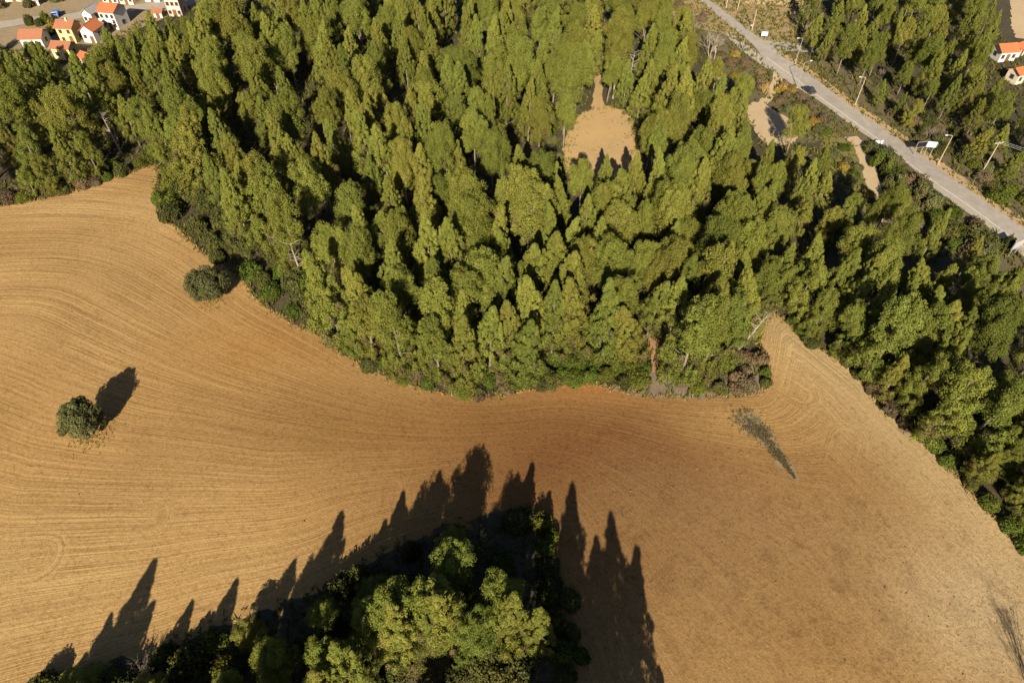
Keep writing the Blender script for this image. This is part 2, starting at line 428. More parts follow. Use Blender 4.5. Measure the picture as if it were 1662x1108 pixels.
sheet('ploughed_field', field_P, M['field'], .06, 1.25, .12, .8, field_attrs)
sheet('grove_ground', clump_P, M['floor'], .11, 2.0, 1.2, 1.6)
CLEAR = [(960, 178), (985, 172), (1012, 178), (1030, 195), (1036, 225), (1042, 262), (1040, 300), (985, 312), (930, 300), (915, 270), (915, 235), (922, 205), (938, 187)]
clear_P = line(CLEAR)
sheet('clearing', clear_P, M['ochre'], .06, 1.5, .6)

def strip(name, pts, w, mat, lift, jit=.2, it=2, ground_pts=None):
    P = smooth(line(pts) if ground_pts is None else np.array(ground_pts, float), it)
    T = np.gradient(P, axis=0); T /= np.linalg.norm(T, axis=1)[:, None] + 1e-9; N = np.column_stack([-T[:, 1], T[:, 0]])
    w = np.interp(np.linspace(0, 1, len(P)), np.linspace(0, 1, len(np.atleast_1d(w))), np.atleast_1d(w))[:, None] / 2
    Q = np.vstack([P + N * w, (P - N * w)[::-1]])
    return sheet(name, Q, mat, lift, 1.8, jit, 1.0), P, N
strip('footpath', [(955, 70), (962, 92), (968, 118), (972, 140), (970, 165), (972, 185)], [.8, 1.2, 1.9, 2.6, 5.5], M['ochre'], .075)
strip('footpath', [(1058, 515), (1062, 545), (1064, 575), (1062, 605), (1058, 630)], [1.8, 2.4, 2.8, 5], M['redpath'], .06)
sheet('scrub_ground', line([(985, 628), (1040, 600), (1110, 612), (1180, 590), (1240, 590), (1251, 618), (1236, 640), (1110, 648), (1030, 642)]), M['greysoil'], .085, 1.5, .3)
weedy_P = line([(1186, 671), (1215, 668), (1240, 688), (1262, 720), (1280, 752), (1291, 778), (1284, 776), (1262, 748), (1235, 722), (1205, 695)])
sheet('weedy_strip', weedy_P, ground_mat('weedy_soil', (.25, .170, .085), (.20, .145, .08), (.15, .12, .07), .4, 1.6), .085, 1.2, .7)
# outer ground: verges, village ground, sandy plots
sheet('roadside_ground', line([(1000, -30), (1060, 30), (1130, 60), (1165, 120), (1210, 175), (1270, 240), (1360, 225), (1400, 330), (1440, 350), (1560, 430), (1720, 520), (1800, 420), (1700, 280), (1560, 215), (1460, 165), (1400, 120), (1330, 60), (1330, -30)]), M['scrub_soil'], .045, 2.5, .5)
sheet('dry_grass_ground', line([(1020, -60), (1040, 5), (1085, 35), (1140, 48), (1185, 60), (1240, 80), (1330, 60), (1320, -60)]), M['dry'], .07, 2.5, .5)
sheet('village_ground', line([(-220, 60), (-60, 105), (60, 100), (160, 80), (240, 40), (330, 10), (360, -60), (-200, -60)]), ground_mat('village_soil', (.24, .175, .10), (.16, .125, .06), (.29, .215, .125), .12, 1.2), .05, 3.0, .5)
sheet('sandy_ground', line([(1640, -40), (1640, 40), (1650, 62), (1720, 75), (1760, -40)]), M['sand'], .06, 2.0, .4)
sheet('sandy_ground', line([(1213, 172), (1222, 165), (1245, 172), (1275, 190), (1300, 212), (1290, 232), (1250, 240), (1232, 222), (1214, 195)]), M['sand'], .08, 1.5, .3)
sheet('concrete_lot', line([(1188, -40), (1194, 4), (1240, 8), (1285, 13), (1308, 7), (1325, -40)]), M['sand'], .09, 2.0, .3)
strip('dirt_track', [(1262, 115), (1262, 132), (1252, 152), (1240, 166), (1232, 176)], 2.6, M['sand'], .095)
strip('dirt_track', [(1165, 128), (1178, 128), (1172, 142), (1160, 152)], 2.4, M['sand'], .06)
strip('dirt_track', [(1380, 222), (1395, 235), (1405, 262), (1417, 300), (1430, 335), (1440, 362)], [3.6, 3.2, 3.2, 3.4], M['sand'], .09)
sheet('grassy_slope', line([(1335, 212), (1385, 228), (1402, 262), (1428, 342), (1405, 350), (1365, 305), (1330, 250)]), ground_mat('olive_grass', (.15, .135, .04), (.22, .165, .06), (.10, .10, .03), .2, 1.6), .07, 1.8, .4)
strip('dirt_track', [(885, -30), (905, -2), (902, 14), (900, 24)], [7, 5, 2.5], M['ochre'], .06)

# ------------------------------------------------------------------ the road
LEFT = [(1100, -28), (1135, 0), (1162, 24), (1196, 52), (1226, 76), (1248, 112), (1293, 143), (1335, 168), (1376, 201), (1436, 240), (1482, 274), (1507, 301), (1553, 335), (1603, 368), (1642, 402), (1740, 480)]
RIGHT = [(1120, -28), (1148, 0), (1179, 21), (1213, 49), (1239, 67), (1259, 86), (1290, 105), (1338, 140), (1383, 175), (1434, 209), (1480, 242), (1530, 278), (1556, 298), (1632, 351), (1665, 374), (1770, 450)]
l, r = smooth(line(LEFT), 2), smooth(line(RIGHT), 2)
asphalt = sheet('road', np.vstack([l, r[::-1]]), M['asphalt'], .15, 1.8, .05)
SANDT = [(1262, 115), (1262, 132), (1252, 152), (1240, 166), (1232, 176)]
SIDE_P = line([(1232, 66), (1262, 69), (1290, 71), (1330, 74), (1330, 88), (1287, 84), (1254, 85), (1244, 80)])
SLIP_P = line([(1178, 52), (1190, 58), (1208, 72), (1224, 80), (1246, 104), (1246, 113), (1228, 101), (1203, 82), (1182, 62)])
sheet('side_road', SIDE_P, M['asphalt'], .13, 1.6, .1)
sheet('slip_road', SLIP_P, M['shoulder'], .13, 1.4, .1)
EL = smooth(line([(1245, 95), (1287, 125), (1331, 160), (1380, 194), (1430, 230), (1507, 291), (1578, 339), (1639, 385), (1745, 466)]), 2)
def band(name, P, off0, off1, mat, lift):
    T = np.gradient(P, axis=0); T /= np.linalg.norm(T, axis=1)[:, None]; N = np.column_stack([-T[:, 1], T[:, 0]])
    Q = np.vstack([P + N * off0, (P + N * off1)[::-1]])
    return sheet(name, Q, mat, lift, 1.4, .02, .9)
band('edge_line', EL, -.13, .13, M['paint'], .175)
cl = smooth(line([(1137, -2), (1180, 30), (1222, 66), (1270, 101), (1340, 152), (1400, 196), (1470, 249), (1530, 290), (1600, 340), (1660, 384)]), 2)
sh = [(p, q) for p, q in zip(LEFT[5:], RIGHT[5:])]
sheet('road_shoulder', np.vstack([l[np.searchsorted(np.arange(len(l)), 0):][20:], EL[::-1]]) if False else np.vstack([smooth(line(LEFT[5:]), 2), EL[::-1] + np.array([-.22, -.1])]), M['shoulder'], .163, 1.6, .06)
strip('road_verge', [(1262, 84), (1290, 100), (1340, 136), (1385, 172), (1435, 204), (1482, 238), (1530, 272), (1556, 292), (1632, 345), (1668, 370)], [2.0, 2.5, 2.5, 3.0, 3.0, 3.4, 3.4], M['verge'], .12, .4)
vil = strip('village_street', [(-80, 50), (0, 42), (60, 32), (100, 31), (140, 23), (200, 16), (275, 8), (340, 1)], 6.0, M['shoulder'], .12, .1)
strip('village_lane', [(150, 34), (175, 24), (182, 14)], 3.5, M['shoulder'], .10, .1)

# ------------------------------------------------------------------ plants: shared meshes
def unit(v): return v / (np.linalg.norm(v, axis=-1, keepdims=True) + 1e-9)

def kites(g, C, Rr, n_each, L, W, tint, squash=1.0, up=.35, jit=.65, centre=None, taper=.0):
    """n_each small kite-shaped tufts over the shell of every clump; returns verts, faces, colours"""
    k = len(C); N = k * n_each
    ci = np.repeat(np.arange(k), n_each)
    d = unit(g.normal(size=(N, 3)))
    rr = Rr[ci][:, None] * (1.0 - .42 * g.random((N, 1)) ** 2.2) * (1 + .16 * np.sin(d[:, :1] * 7 + ci[:, None]) * np.cos(d[:, 2:] * 6 + ci[:, None] * 2))
    p = d * rr * np.array([1, 1, squash]); p[:, :2] *= (1 - taper * d[:, 2:]); p = C[ci] + p
    nrm = d * np.array([1, 1, 1 / squash])
    if centre is not None: nrm = unit(nrm) + .45 * unit(p - centre)
    nrm = unit(unit(nrm) + jit * g.normal(size=(N, 3)) * .6)
    a = unit(np.array([0, 0, 1.]) * up + d * .6 + .55 * g.normal(size=(N, 3)))
    a = unit(a - (a * nrm).sum(1, keepdims=True) * nrm * .75)
    b = unit(np.cross(nrm, a))
    l = L * g.uniform(.6, 1.35, (N, 1)); w = W * g.uniform(.7, 1.3, (N, 1))
    bend = -.18 * l * nrm
    V = np.stack([p - a * l * .4, p + b * w + a * l * .05, p + a * l * .6 + bend, p - b * w + a * l * .05], 1).reshape(-1, 3)
    F = np.arange(N * 4).reshape(-1, 4)
    t = tint[ci] * g.uniform(.8, 1.2, (N, 1))
    return V, F, np.repeat(t, 4, 0)

def pine_layout(g, h, r, kind, low=.2):
    """clump centres, radii and tints of one pine crown"""
    C, Q, T = [], [], []
    base = h * low * g.uniform(.85, 1.15)
    lean = g.normal(size=2) * .035 * h
    def ax(t): return np.array([lean[0] * t * t, lean[1] * t * t])
    if kind == 'spire':
        n = int(115 + r * 16)
        for i in range(n):
            t = ((i + .5) / n) ** .85
            prof = 1.10 * r * ((1.03 - t) ** .90) * min(1.0, .74 + 1.6 * t) * g.uniform(.45, 1.15)
            az = i * 2.399 + g.normal() * .3; z = base + (h - base) * t
            R_ = (.22 + .44 * (1 - t)) * g.uniform(.7, 1.35) * (r / 3.4) ** .5
            rad_ = max(.1, prof - R_ * .35)
            C.append([*(ax(t) + rad_ * np.array([math.cos(az), math.sin(az)])), z + .22 * prof]); Q.append(R_)
        for q in range(2):                                           # side leaders make a ragged tip
            az = g.random() * 6.28; tt = g.uniform(.55, .76); o2 = r * .40
            for k in range(5): C.append([*(ax(tt) + o2 * np.array([math.cos(az), math.sin(az)])), base + (h - base) * tt + k * .55]); Q.append(.46 - k * .075)
        for q in range(4): C.append([*(ax(1) + g.normal(size=2) * .18), h - .3 - q * .7]); Q.append(.24 + q * .10)
    else:
        nl = int(g.integers(6, 10)); lobes = []
        for i in range(nl):
            az = i * 2 * math.pi / nl + g.normal() * .4; t = g.uniform(.30, .86) if low > .1 or i % 2 else g.uniform(.10, .24); off = r * g.uniform(.38, .66) * (1.12 - .55 * t)
            lobes.append((np.array([*(ax(t) + off * np.array([math.cos(az), math.sin(az)])), base + (h - base) * t]), r * g.uniform(.34, .50)))
        lobes.append((np.array([*ax(.85), base + (h - base) * .84]), r * .46)); lobes.append((np.array([*ax(.6), base + (h - base) * .55]), r * .55))
        for c, lr in lobes:
            m = int(11 + 3.2 * lr * lr)
            for j in range(m):
                zc = 1 - 1.55 * (j + .5) / m; a = j * 2.399 + g.random() * 6; s = math.sqrt(max(0, 1 - zc * zc))
                hgt = 1.25 if kind == 'broad' else 1.6
                C.append(c + lr * np.array([s * math.cos(a), s * math.sin(a), zc * hgt]) * g.uniform(.60, 1.12)); Q.append(lr * g.uniform(.20, .42) + .12)
    C, Q = np.array(C), np.array(Q)
    C[:, 2] = np.minimum(C[:, 2], h - Q * 1.2)
    t = np.clip((C[:, 2] - base) / (h - base), 0, 1)
    T = np.ones((len(C), 3)) * g.uniform(.84, 1.14, (len(C), 1))
    T[:, 0] *= g.uniform(.95, 1.06, len(C))
    dead = (g.random(len(C)) < .22 * (1 - t)) & (t < .5)
    T[dead] *= np.array([1.05, .84, 1.6]) * .85
    return C, Q, T, base, lean

def pine_mesh(seed, h, r, kind, n_each, L, W, mat, n_limbs=18, low=.2):
    g = np.random.default_rng(seed); C, Q, T, base, lean = pine_layout(g, h, r, kind, low)
    ctr = np.array([lean[0] * .4, lean[1] * .4, base + (h - base) * .35])
    V, F, K = kites(g, C, Q, n_each, L, W, T, 1.35, .7, .6, ctr, .35)
    crown = mesh_np('pine_crown', V, F, mat, K)
    mb = MB(); tr = .010 * h + .06
    pts = [(lean[0] * t * t, lean[1] * t * t, -.3 + (h * .93 + .3) * t) for t in np.linspace(0, 1, 8)]
    mb.tube(pts, [tr * (1.25 - t) / 1.1 + .02 for t in np.linspace(0, 1, 8)], 7)
    for i in g.choice(len(C), min(n_limbs, len(C)), replace=False):
        c = C[i]; z0 = max(base * .85, c[2] - np.hypot(*(c[:2])) * g.uniform(.35, .8) - .3); t = z0 / (h * .93)
        s = np.array([lean[0] * t * t, lean[1] * t * t, z0]); mid = (s + c) / 2 + np.array([0, 0, -.15])
        mb.tube([s, mid, c], [.09, .06, .025], 4)
    for q in range(7):                                              # dry snags below the crown
        z0 = base * g.uniform(.55, 1.15); a = g.random() * 6.28; ln = g.uniform(.7, 2.0); t = z0 / (h * .93)
        s = np.array([lean[0] * t * t, lean[1] * t * t, z0]); mb.tube([s, s + ln * np.array([math.cos(a), math.sin(a), .15])], [.04, .012], 3)
    trunk = mesh_np('pine_trunk', mb.v, mb.f, M['bark'], shade=True)
    return trunk, crown, h, r

SP = [pine_mesh(100 + i, h, r, 'spire', 175, .25, .066, M['pine'], low=q) for i, (h, r, q) in enumerate([(19, 3.9, .14), (20, 4.2, .18), (18, 3.6, .10), (21, 4.4, .16), (17, 3.9, .10), (19, 4.5, .15)])]
RO = [pine_mesh(200 + i, h, r, 'tall', 160, .26, .068, M['pine'], 26, q) for i, (h, r, q) in enumerate([(19, 3.7, .16), (20, 4.3, .2), (18, 4.0, .14), (19, 4.6, .18), (17, 3.8, .14)])]
BR = [pine_mesh(300 + i, h, r, 'broad', 160, .26, .068, M['pine'], 26, q) for i, (h, r, q) in enumerate([(16, 4.2, .18), (17, 4.8, .2), (15, 3.9, .16)])]
EDGE = [pine_mesh(350 + i, h, r, k, 165, .25, .066, M['pine'], 22, .04) for i, (h, r, k) in enumerate([(15, 3.2, 'spire'), (14, 3.1, 'tall'), (15, 3.3, 'tall'), (13, 3.1, 'spire')])]
NEAR = [pine_mesh(400 + i, h, r, 'broad', 220, .22, .058, M['pine_lush'], 30, .1) for i, (h, r) in enumerate([(13, 4.6), (12, 4.2), (12, 3.6)])]

# ------------------------------------------------------------------ where the pines stand (crown tips read from the photograph)
TIPS = [  # left wood
 (25,82),(57,95),(9,133),(41,152),(88,136),(73,158),(139,120),(177,104),(174,41),(193,54),(234,19),(240,155),(218,158),(104,171),(19,202),(41,227),
 (76,202),(32,272),(100,255),(126,215),(148,139),(110,85),(208,110),(202,158),(151,73),(227,73),(190,152),(6,259),(57,250),(-10,190),(-14,120),(120,150),
 # main wood, west and north
 (322,93),(398,149),(454,105),(442,171),(497,45),(511,29),(429,15),(425,58),(393,51),(381,21),(360,-5),(326,0),(312,29),(271,30),(271,55),(298,55),(250,70),
 (262,80),(336,58),(245,30),(281,175),(262,105),(284,185),(253,215),(284,227),(366,215),(276,262),(335,250),(386,255),(419,272),(456,222),(486,245),(419,151),(450,221),(413,249),(310,200),(345,170),
 (565,43),(577,0),(534,10),(514,26),(596,89),(617,101),(572,142),(599,154),(517,135),(548,110),(663,43),(697,43),(642,17),(620,10),(689,7),(725,84),(682,160),
 (737,93),(757,75),(743,147),(774,26),(653,60),(689,82),(720,132),(801,60),(837,63),(877,10),(938,5),(966,9),(1009,14),(817,10),(799,22),(859,125),(925,103),(940,74),
 (931,41),(993,90),(1022,94),(974,34),(1034,69),(901,74),(1000,62),(791,154),(1060,40),(1085,55),(1110,62),(1060,95),(1090,100),(1118,108),(1075,70),(1045,120),(820,105),(880,60),
 # main wood, middle
 (498,206),(510,221),(590,170),(619,190),(681,185),(677,223),(598,255),(629,281),(710,202),(739,225),(708,286),(681,286),(751,276),(648,228),(579,327),(607,334),(650,338),
 (687,353),(526,362),(753,317),(490,260),(531,187),(771,267),(815,204),(833,187),(797,214),(850,233),(874,249),(917,279),(949,262),(983,257),(1011,276),(814,279),(843,276),
 (870,297),(838,312),(953,314),(925,343),(899,334),(870,348),(1011,324),(980,358),(800,334),(776,345),(994,291),(1065,174),(1094,140),(1146,150),(1192,140),(1132,209),(1158,207),
 (1189,202),(1223,191),(1149,243),(1096,233),(1039,239),(1120,239),(1201,251),(1221,260),(1255,226),(1273,257),(1254,294),(1082,246),(1091,291),(1062,305),(1017,274),(1214,315),
 (1141,260),(1069,198),(1238,246),(1130,120),(1170,170),(1150,182),
 # main wood, south
 (550,371),(603,350),(648,342),(710,409),(576,424),(600,446),(729,350),(646,436),(519,415),(734,400),(576,362),(629,397),(545,436),(747,433),(706,450),(531,480),(588,482),
 (634,477),(686,470),(747,477),(797,349),(750,379),(773,403),(807,414),(826,342),(905,371),(858,383),(881,398),(953,385),(929,402),(995,378),(1011,407),(867,441),
 (937,453),(829,470),(858,482),(903,460),(752,481),(791,489),(994,465),(773,463),(821,371),(968,436),(1046,324),(1096,307),(1053,389),(1099,394),(1171,360),(1158,389),(1130,411),
 (1204,360),(1199,320),(1243,357),(1218,310),(1185,399),(1223,408),(1243,303),(1096,358),(1127,353),(1257,418),(1274,339),(1110,444),(1163,447),(1206,437),(1069,451),(1017,447),
 (1237,442),(1120,319),(560,500),(612,505),(662,508),(705,512),(745,520),(790,530),(850,520),(885,505),(920,500),(960,505),(1000,510),(1032,495),(1095,490),(1140,485),(1180,480),(1212,475),(1112,545),(1150,530),
 # right wood
 (1257,225),(1283,263),(1297,237),(1350,237),(1336,256),(1309,325),(1358,333),(1394,314),(1350,280),(1451,250),(1470,285),(1453,325),(1257,270),
 (1286,390),(1305,392),(1343,385),(1405,370),(1429,366),(1387,402),(1422,401),(1266,419),(1459,401),(1288,430),(1322,426),(1405,437),(1463,452),(1425,469),
 (1492,450),(1360,440),(1309,457),(1350,467),(1381,478),(1487,480),(1408,493),(1291,481),(1508,428),(1533,350),(1566,385),(1514,431),(1543,428),(1562,431),(1611,416),(1653,421),
 (1653,483),(1592,424),(1619,444),(1582,457),(1538,463),(1644,467),(1527,494),(1562,483),(1428,537),(1470,529),(1475,573),(1527,571),(1562,523),(1595,510),(1504,510),(1523,516),
 (1640,521),(1642,589),(1600,604),(1496,601),(1554,606),(1575,635),(1465,617),(1658,606),(1510,612),(1660,557),(1501,575),(1554,539),(1410,542),(1330,500),(1370,520),(1573,676),(1577,725),(1623,725),
 (1629,745),(1609,660),(1654,718),(1617,800),(1656,831),(1545,710),(1658,780),(1680,660),(1690,540),(1690,740),(1640,690),(1655,650),(1610,692),(1650,765),(1668,800),(1585,655),
 # across the road
 (1368,0),(1408,6),(1451,0),(1439,52),(1410,42),(1330,20),(1350,45),(1325,60),(1545,20),(1580,10),(1500,60),(1530,80),(1570,80),(1600,70),(1560,120),(1520,130),(1600,110),(1480,100),
 (1470,150),(1490,160),(1600,160),(1640,150),(1545,153),(1584,166),(1644,170),(1603,205),(1584,213),(1440,130),(1625,125),(1640,200),(1310,5),(1480,30),(1515,10),(1620,30),(1660,240)]
GAPS = [(378,95,22),(530,320,26),(545,290,22),(500,160,26),(470,170,16),(605,40,14),(650,165,20),(735,50,14),(790,300,14),(845,400,20),(890,432,20),(640,305,12),(1062,165,14),(1040,215,14),
 (1052,290,14),(1205,300,10),(1130,385,16),(1262,375,16),(1380,400,10),(1330,385,10),(1440,455,12),(1500,500,12),(1520,660,28),(1545,640,22),(1078,400,10),(605,415,16),(682,420,13),(715,390,9),
 (172,235,26),(145,255,16),(1510,440,14),(1620,500,10),(273,160,10),(1245,300,12),(400,12,14),(1560,580,10)]
road_P = np.vstack([l, r[::-1]])
keepout = [clear_P]
track1 = smooth(line([(1380, 222), (1395, 235), (1405, 262), (1417, 300), (1430, 335), (1440, 362)]), 1)
path1 = line([(968, 118), (972, 140), (970, 165), (972, 185)]); path2 = line([(1058, 515), (1062, 545), (1064, 575), (1062, 605), (1058, 630)])
sandy_P = line([(1213, 172), (1245, 170), (1300, 212), (1290, 232), (1250, 235), (1214, 195)])
village_P = line([(-220, 45), (-60, 70), (60, 80), (135, 98), (165, 66), (225, 36), (330, 5), (360, -80), (-200, -80)])
dry_P = line([(1020, -60), (1045, 5), (1090, 30), (1150, 48), (1180, 60), (1240, 108), (1300, 150), (1370, 205), (1450, 255), (1662, 420), (1762, 500), (1790, 460), (1662, 365), (1400, 180), (1300, 80), (1310, -60)])
rhouse_P = line([(1610, 70), (1612, 100), (1640, 135), (1760, 135), (1760, 40), (1640, 20)])

BELT = line([(250, 285), (275, 290), (330, 345), (400, 410), (470, 470), (525, 520), (520, 548), (480, 528), (400, 455), (330, 408), (262, 340)])
HEDGE = line([(850, 600), (950, 590), (1045, 590), (1045, 640), (945, 620), (850, 640)])
def free_v(x, y, m=1.2):
    ok = ~inside(field_P, x, y) & (dist(up, x, y) >= m)
    for P in (clear_P, road_P, sandy_P, village_P, dry_P, rhouse_P, BELT, HEDGE): ok &= ~inside(P, x, y)
    return ok & (dist(l, x, y) >= 5.5) & (dist(r, x, y) >= 5.5) & (dist(track1, x, y) >= 3) & (dist(path1, x, y) >= 1.8) & (dist(path2, x, y) >= 1.6)
def free(x, y, m=1.2):
    return bool(free_v(np.array([x]), np.array([y]), m)[0])

VISIBLE = [np.array(P, float) for P in (
    [(-60, -40), (-60, 60), (30, 64), (80, 70), (128, 86), (160, 62), (200, 44), (255, 30), (303, 28), (308, -40)],
    [(1085, -40), (1100, -5), (1135, 20), (1160, 60), (1180, 90), (1240, 130), (1268, 150), (1300, 165), (1340, 190), (1385, 222), (1410, 300), (1432, 342), (1440, 300), (1445, 250), (1500, 310), (1560, 345), (1610, 385), (1640, 420), (1700, 470), (1720, 380), (1640, 335), (1560, 275), (1545, 220), (1470, 205), (1410, 165), (1380, 140), (1300, 80), (1300, -40)],
    [(925, 185), (960, 160), (965, 120), (978, 120), (982, 160), (1015, 172), (1034, 195), (1038, 235), (1035, 262), (1000, 268), (960, 262), (918, 255), (915, 220)],
    [(1210, 168), (1245, 168), (1300, 208), (1285, 228), (1250, 230), (1214, 195)], [(1615, 70), (1640, 62), (1630, -40), (1720, -40), (1720, 135), (1640, 135), (1614, 98)],
    [(1055, 525), (1072, 525), (1075, 600), (1050, 600)], [(1226, 545), (1236, 522), (1254, 503), (1272, 518), (1300, 548), (1330, 572), (1260, 610), (1246, 590)],
    [(860, 600), (1045, 598), (1045, 625), (860, 632)])]
SCRUB = [line(P) for P in ([(1395, 235), (1440, 240), (1520, 300), (1660, 410), (1720, 450), (1620, 445), (1560, 420), (1480, 395), (1430, 350)], [(1395, 180), (1662, 368), (1760, 420), (1760, 330), (1640, 262), (1540, 205), (1450, 160)],
    [(1255, 120), (1350, 180), (1345, 235), (1290, 210), (1255, 175)], [(1150, 75), (1250, 112), (1250, 160), (1190, 132)])]
def hides(x, y, h, w=2.2):
    q = to_px([[x, y, h], [x - w, y, h * .82], [x + w, y, h * .82], [x, y, h * .6]])
    return any(inside(P, q[:, 0], q[:, 1]).any() for P in VISIBLE)
def shades_road(x, y, h):
    t = np.linspace(.5, 1.0, 5) * h / math.tan(SUN_EL)
    return inside(road_P, x + t * math.sin(SUN_AZ), y + t * math.cos(SUN_AZ)).any()
g = np.random.default_rng(11)
spots = []                                                           # x, y, h, r, kind
for px, py, h in [(1600, 735, 8), (1628, 765, 8), (1652, 795, 9), (1615, 700, 9), (1640, 728, 9), (1590, 702, 8.5), (1655, 832, 8), (1666, 762, 9), (1565, 690, 8.5), (1640, 682, 10), (1612, 770, 6.5), (1640, 812, 6.5), (1672, 700, 10), (1590, 668, 10)]:
    p = at(px, py); spots.append([p[0], p[1], h, .27 * h, 'tall'])               # young pines at the right wood's foot
for (px, py) in TIPS:
    h = g.uniform(13.5, 20.5)
    if (px, py) in ((1451, 250), (1470, 285), (1453, 325), (1533, 350), (1566, 385), (1606, 364)): h = g.uniform(6, 8)
    if (px, py) in ((1336, 186), (1350, 237)): h = 6.0
    if px > 1250 and py < 480 and not px > 1640: h *= .82
    if 1280 < px < 1420 and 180 < py < 345: h = g.uniform(8, 10.5)
    if 1205 < px < 1281 and py < 262: h = g.uniform(9, 11.5)
    if px > 1360 and py < 180: h = g.uniform(11, 15)
    for _ in range(14):
        p = at(px, py, h)
        if free(p[0], p[1]) and not (h > 8.5 and any(inside(P, p[:1], p[1:2])[0] for P in SCRUB)): break
        h *= .9
    else: continue
    if h < 5: continue
    if shades_road(p[0], p[1], h): continue
    near = [((s[0] - p[0]) ** 2 + (s[1] - p[1]) ** 2) ** .5 for s in spots]
    if near and min(near) < 3.3: continue
    u = g.random(); kind = 'spire' if u < .56 else ('tall' if u < .88 else 'broad'); rr = None
    if hides(p[0], p[1], h, 2.8): kind, rr = 'spire', min(3.2, .2 * h)
    if hides(p[0], p[1], h, 1.2) and py > 430: continue
    spots.append([p[0], p[1], h, rr, kind])
n_read = len(spots)
# the rest of the wood, wherever the read trees leave room
cand = np.column_stack([g.uniform(-215, 215, 16000), g.uniform(24, 275, 16000), g.uniform(13.5, 19, 16000)])
k = free_v(cand[:, 0], cand[:, 1], 2.0)
for P in SCRUB: k &= ~inside(P, cand[:, 0], cand[:, 1])
c = to_px(cand * np.array([1, 1, .8])); k &= (c[:, 0] > -70) & (c[:, 0] < 1735) & (c[:, 1] > -45)
b = to_px(cand * np.array([1, 1, .5]))
for a, q, w in GAPS: k &= np.hypot(b[:, 0] - a, (b[:, 1] - q) * .8) > w + 12
cand = cand[k]
XY = np.zeros((3000, 2)); nS = len(spots); XY[:nS] = [q[:2] for q in spots]
for x, y, h in cand:
    if np.min(np.hypot(XY[:nS, 0] - x, XY[:nS, 1] - y)) < g.uniform(5.8, 7.6): continue
    if y > 110 and x > np.interp(y, cl[::-1, 1], cl[::-1, 0]): h *= .82
    if hides(x, y, h, 3.2):
        h *= .72
        if hides(x, y, h, 3.2): continue
    if shades_road(x, y, h): continue
    u = g.random(); spots.append([x, y, h, None, 'spire' if u < .5 else ('tall' if u < .85 else 'broad')])
    XY[nS] = x, y; nS += 1
print('pines read', n_read, 'all', len(spots))

cx_clear = clear_P.mean(0)
def stand(x, y):
    px = to_px([[x, y, 8]])[0]
    road_side = np.interp(y, cl[::-1, 1], cl[::-1, 0])
    if x > road_side: return 'F'
    if px[0] < 262 and y > at(250, 268)[1] - 6: return 'D'
    if px[0] > 1250: return 'E'
    if dist(up, np.array([x]), np.array([y]))[0] < 11: return 'A'
    if y > cx_clear[1] + 4: return 'C'
    return 'B'
SHORT = {'A': 'wood edge', 'B': 'big wood', 'C': 'back of the wood', 'D': 'village-side wood', 'E': 'road-side wood', 'F': 'across the road', 'G': 'grove'}
KW = {'spire': 'slender pointed pine', 'tall': 'tall pine with lobed rounded crown', 'broad': 'broad flat-topped pine'}
WHERE = {'A': ('along the ploughed field\'s edge of the big wood', 'pines along the wood edge'),
         'B': ('inside the big wood between field and ochre clearing', 'pines inside the big wood'),
         'C': ('in the big wood beyond the ochre clearing', 'pines beyond the clearing'),
         'D': ('in the wood strip below the village houses', 'pines of the wood below the village'),
         'E': ('in the wood wedged between field and asphalt road', 'pines between field and road'),
         'F': ('in the wood across the asphalt road', 'pines across the road'),
         'G': ('in the small grove surrounded by ploughed field', 'pines of the small grove')}

LAND = [(clear_P, 8.5, 'bordering the ochre clearing'), (path1, 8, 'beside the footpath behind the clearing'), (path2, 8, 'flanking the reddish footpath at the wood foot'),
        (track1, 9, 'beside the pale dirt track'), (sandy_P, 8, 'next to the pale sandy patch'), (EL, 11, 'close to the asphalt road'), (line([(250, 268), (256, 300), (252, 325)]), 9, 'at the corner where field meets both woods'),
        (line([(1229, 562), (1236, 525), (1254, 505), (1268, 516)]), 9, 'by the narrow tongue of the field'), (BELT, 8, 'rising behind the belt of dark shrubs'), (HEDGE, 7, 'rising behind the green hedge'),
        (line([(40, 90), (105, 100), (160, 72), (230, 36), (300, 26)]), 14, 'right below the village houses'), (rhouse_P, 12, 'close to the orange-roofed white house'), (line([(1494, 712), (1562, 782), (1640, 868)]), 8, 'over the pale stubble edge'),
        (line([(552, 572), (650, 621), (750, 641)]), 8, 'over the browner furrows')]
def near_what(x, y):
    q = (np.array([x]), np.array([y])); best = min(LAND, key=lambda t: dist(t[0], *q)[0] / t[1])
    return best[2] if dist(best[0], *q)[0] < best[1] else None
def plant_pine(x, y, h, r, kind, st, pool=None, rz=None):
    pool = pool or (([EDGE[0], EDGE[3]] if kind == 'spire' else [EDGE[1], EDGE[2]]) if (st == 'A' or (h < 11.5 and st != 'G') or dist(up, np.array([x]), np.array([y]))[0] < 7) else {'spire': SP, 'tall': RO, 'broad': BR}[kind])
    tm, cm, h0, r0 = pool[int(g.integers(len(pool)))]
    s = h / h0; q = (r / r0) if r else (s * g.uniform(.86, 1.12) if s > .75 else s ** .6 * g.uniform(.9, 1.1))
    e = empty('pine_tree', (x, y, float(hz(x, y)) - .05), g.random() * 6.283 if rz is None else rz, (q, q, s))
    size = 'very tall ' if h > 18.2 else ('short ' if h < 12.5 else '')
    kw = {'spire': size + 'pointed pine', 'tall': size + 'pine with lobed crown', 'broad': size + 'broad-crowned pine'}[kind]
    nw = near_what(x, y) if st != 'G' else None
    lab = kw + ' ' + (nw + ', ' + SHORT[st] if nw else WHERE[st][0])
    tag(e, lab, 'pine tree', lab)
    e.rotation_euler[0], e.rotation_euler[1] = g.normal() * .035, g.normal() * .035
    link('trunk', tm, e); link('crown', cm, e)
    return e

